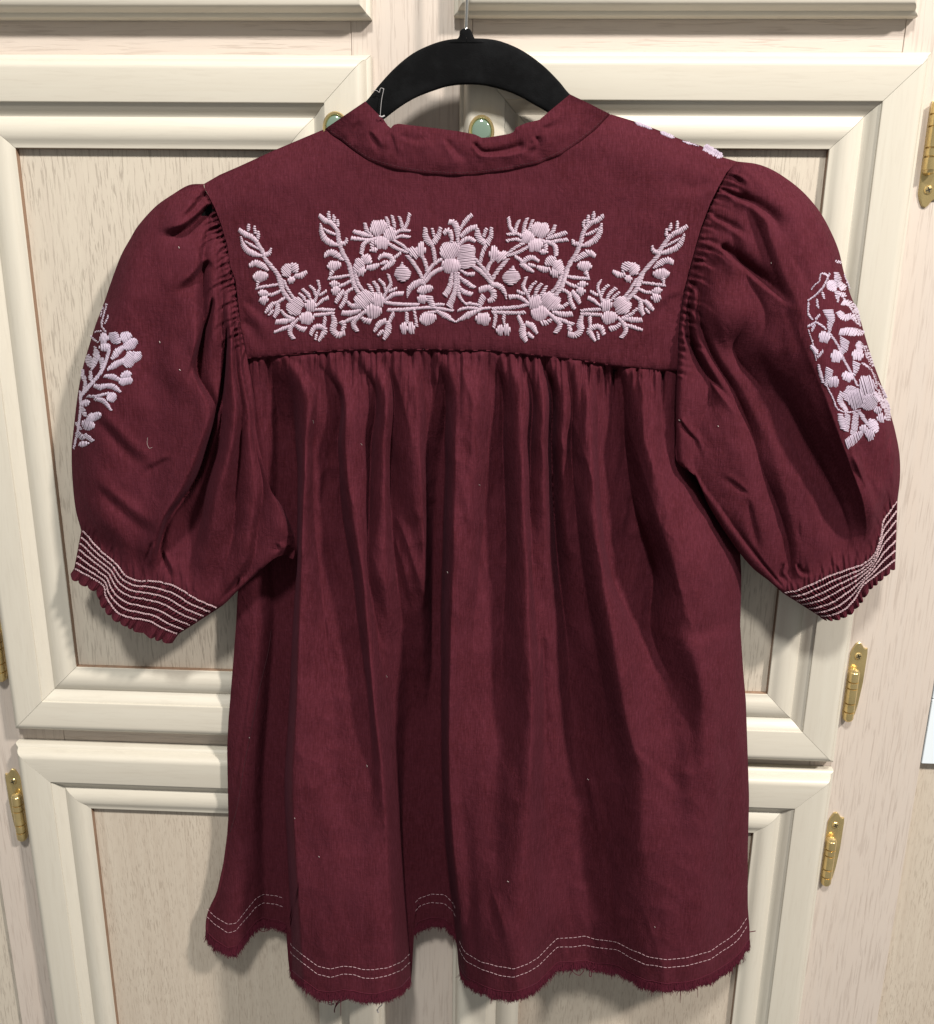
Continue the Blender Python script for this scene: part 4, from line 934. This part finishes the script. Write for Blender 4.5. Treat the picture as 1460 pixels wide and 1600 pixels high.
z.S((44,74,84,62), 968,285, 985,380, 1030,440, 1062,462); z.S((40,56,72), 1138,278, 1130,380, 1088,455); z.S((40,46,42), 1078,290, 1060,330, 1048,375); z.R(48, 1072,490, 1030,580, 1008,675)
z.S((26,46,50), 775,790, 850,832, 925,830)
z = Tr(620, 420, 7.684, LKy, yoke)                             # tails, rosettes and claws below the middle flower
z.S((66,84,64,16), 305,148, 205,198, 150,250, 128,338); z.S((60,74,52,16), 1145,185, 1230,208, 1290,270, 1318,358)
z.E(96, 250,272, 432,222); z.E(100, 252,355, 362,372); z.S((88,74,56), 385,335, 410,400, 445,465)
z.S((66,80,78,74,74,56), 1000,255, 1045,238, 1110,232, 1160,280, 1158,350, 1105,385); z.S((78,72,48), 1045,330, 1010,400, 1000,455)
z.R(40, 275,470, 380,465, 480,472, 675,502); z.R(40, 448,430, 500,428, 562,430); z.S((38,78,22), 478,498, 580,560, 694,634); z.R(40, 735,500, 850,470, 1000,480, 1115,470); z.R(40, 836,415, 900,420, 972,432); z.S((38,78,22), 1005,490, 870,550, 714,634)
z.E(140, 274,612, 470,580); z.R(34, 380,522, 425,518, 475,520); z.E(142, 950,592, 1126,610)
z.S((36,62,72), 665,55, 642,200, 585,315); z.S((46,54,84), 710,55, 702,250, 635,450); z.S((34,48,42,26), 740,55, 740,230, 760,340, 835,425); z.S((34,62,48), 758,98, 830,162, 932,225); z.S((36,62,58), 748,205, 800,270, 895,305)
z.R(42, 122,530, 124,580, 126,645); z.E(134, 46,705, 128,712); z.E(132, 128,715, 214,705); z.R(36, 210,490, 226,580, 242,685)
z.R(38, 1300,530, 1288,590, 1290,655); z.E(120, 1202,738, 1282,735); z.E(134, 1282,735, 1358,728); z.R(42, 1180,490, 1185,600, 1165,695)

z = Tr(80, 440, 4.867, LKl, sleeve_l, sp=2.0, m=M_lilac_tint, puff=0.75)                  # spray on the left sleeve
z.R(28, 215,900, 260,820, 370,700, 430,560, 440,478); z.R(18, 230,872, 330,755, 400,640); z.R(16, 412,382, 385,330, 400,250, 420,168); z.R(11, 432,255, 425,285, 410,315); z.R(13, 355,462, 330,445, 305,418); z.R(13, 385,378, 360,378, 335,384); z.R(10, 376,262, 384,225, 396,190)
z.E(78, 368,432, 434,430); z.E(76, 452,388, 512,470, slant=.2); z.E(60, 368,500, 444,495); z.S((26,58,36), 462,585, 500,540, 545,502); z.E(80, 526,440, 606,405); z.E(74, 550,505, 655,445); z.E(96, 560,640, 640,540); z.E(60, 625,600, 680,540)
z.S((22,52,44), 430,668, 490,630, 550,605); z.S((24,44,34), 408,720, 460,722, 515,745); z.E(62, 515,765, 620,745); z.E(56, 530,720, 610,700); z.S((26,46,26), 328,792, 380,802, 432,788); z.S((34,46,20), 418,792, 470,800, 525,838)
z.R(24, 276,872, 350,872, 430,850); z.E(70, 425,895, 495,860); z.S((32,34,18), 338,892, 400,912, 455,978)
z.S((14,56,40,12), 330,496, 345,545, 330,610, 305,672); z.E(52, 280,560, 302,650); z.S((20,36,18), 240,672, 246,720, 262,785); z.S((18,32,26), 298,685, 302,712, 296,745); z.S((44,40,18), 375,585, 386,620, 380,655); z.R(18, 258,765, 252,800, 246,835)
z.R(20, 222,838, 222,960, 208,1100, 172,1268); z.E(46, 222,930, 294,915); z.S((34,38,22), 228,962, 245,990, 255,1020); z.E(62, 275,1045, 380,1010); z.E(78, 236,1075, 328,1100); z.S((18,28,18), 190,1075, 205,1098, 225,1125); z.E(42, 188,1150, 255,1195); z.S((34,36,26), 255,1165, 285,1188, 314,1212); z.E(40, 212,1238, 285,1228)
z = Tr(1200, 400, 5.0, LKr, sleeve_r, sp=2.0, m=M_lilac_tint, puff=0.6)                  # spray on the right sleeve
z.S((14,22,16), 532,36, 550,42, 570,52); z.R(11, 415,138, 400,200, 370,222, 342,262); z.R(17, 482,138, 440,232, 380,300, 316,348); z.R(15, 428,135, 450,142, 475,152); z.R(20, 428,288, 434,308, 442,330); z.R(18, 386,342, 388,372, 394,405); z.R(15, 320,362, 316,400, 316,434); z.R(18, 316,448, 330,470, 350,495); z.R(20, 374,492, 388,478, 404,462); z.R(20, 316,548, 345,535, 374,518); z.R(22, 342,585, 356,562, 368,542); z.R(18, 388,520, 420,542, 452,572)
z.S((40,60,44), 540,132, 548,185, 545,238); z.E(74, 475,195, 530,268); z.E(56, 560,205, 604,262); z.S((48,34,10), 542,278, 545,315, 548,358); z.E(38, 555,292, 612,310)
z.S((44,54,38,18), 585,360, 640,372, 690,440, 722,545); z.R(20, 598,335, 650,410, 705,482)
z.S((78,62,40,18), 472,425, 492,490, 484,550, 478,610); z.E(84, 402,622, 486,645); z.R(20, 488,608, 550,700, 590,800, 640,890, 702,1012)
z.S((44,54,46,22), 552,435, 600,478, 660,472, 704,525); z.S((52,64,64,36), 566,590, 620,588, 680,592, 742,602); z.S((74,64,24), 602,650, 594,720, 568,768); z.E(92, 496,775, 578,790)
z.E(78, 660,765, 745,780); z.E(52, 715,665, 722,765); z.S((36,42,22), 756,705, 790,790, 822,865); z.R(20, 745,838, 800,880, 842,960, 850,1042); z.S((58,46,22), 692,838, 688,880, 676,925); z.E(74, 585,925, 665,955)
z.R(11, 320,580, 358,700, 380,815); z.E(38, 340,700, 390,765); z.R(20, 432,740, 415,765, 392,790); z.S((20,28,22), 400,855, 412,920, 432,985); z.S((58,54,32), 482,885, 474,940, 455,1010); z.E(80, 472,985, 555,980); z.R(13, 458,1010, 510,1110, 545,1192, 620,1220, 722,1204)
z.E(92, 615,1130, 668,1020); z.E(158, 722,1030, 832,1000); z.E(112, 738,1182, 848,1105); z.E(152, 628,1130, 748,1100, lift=0.9)
z.S((46,46,28), 582,1072, 568,1132, 614,1205); z.S((42,52,44), 568,1240, 580,1290, 592,1345); z.S((44,44,40), 624,1238, 620,1300, 614,1365); z.S((44,52,48), 690,1228, 682,1310, 668,1395); z.R(32, 718,1218, 748,1265, 778,1315)
z.E(62, 718,1350, 778,1352); z.E(92, 766,1402, 826,1388); z.E(72, 796,1275, 855,1375); z.S((70,76,40), 618,1470, 670,1430, 735,1385)
z.S((30,42,36), 838,1068, 885,1130, 905,1185); z.S((22,52,36), 868,1048, 925,1170, 942,1285); z.E(52, 832,1212, 884,1200); z.E(70, 856,1272, 914,1262); z.R(11, 600,150, 618,195, 640,252); z.R(20, 858,985, 890,1035, 925,1100)
z = Tr(0, 0, 1.0, LKy, yoke, sp=1.8, m=M_lilac_tint, puff=0.35)                           # petals wrapping over the right shoulder
z.E(12, 1100,229, 1116,238, lift=0); z.E(11, 1112,236, 1129,245, lift=0); z.E(6, 1032,206, 1054,215, lift=0); z.E(5, 992,190.5, 1019,201, lift=0); z.E(3, 1066,220, 1092,228, lift=0)
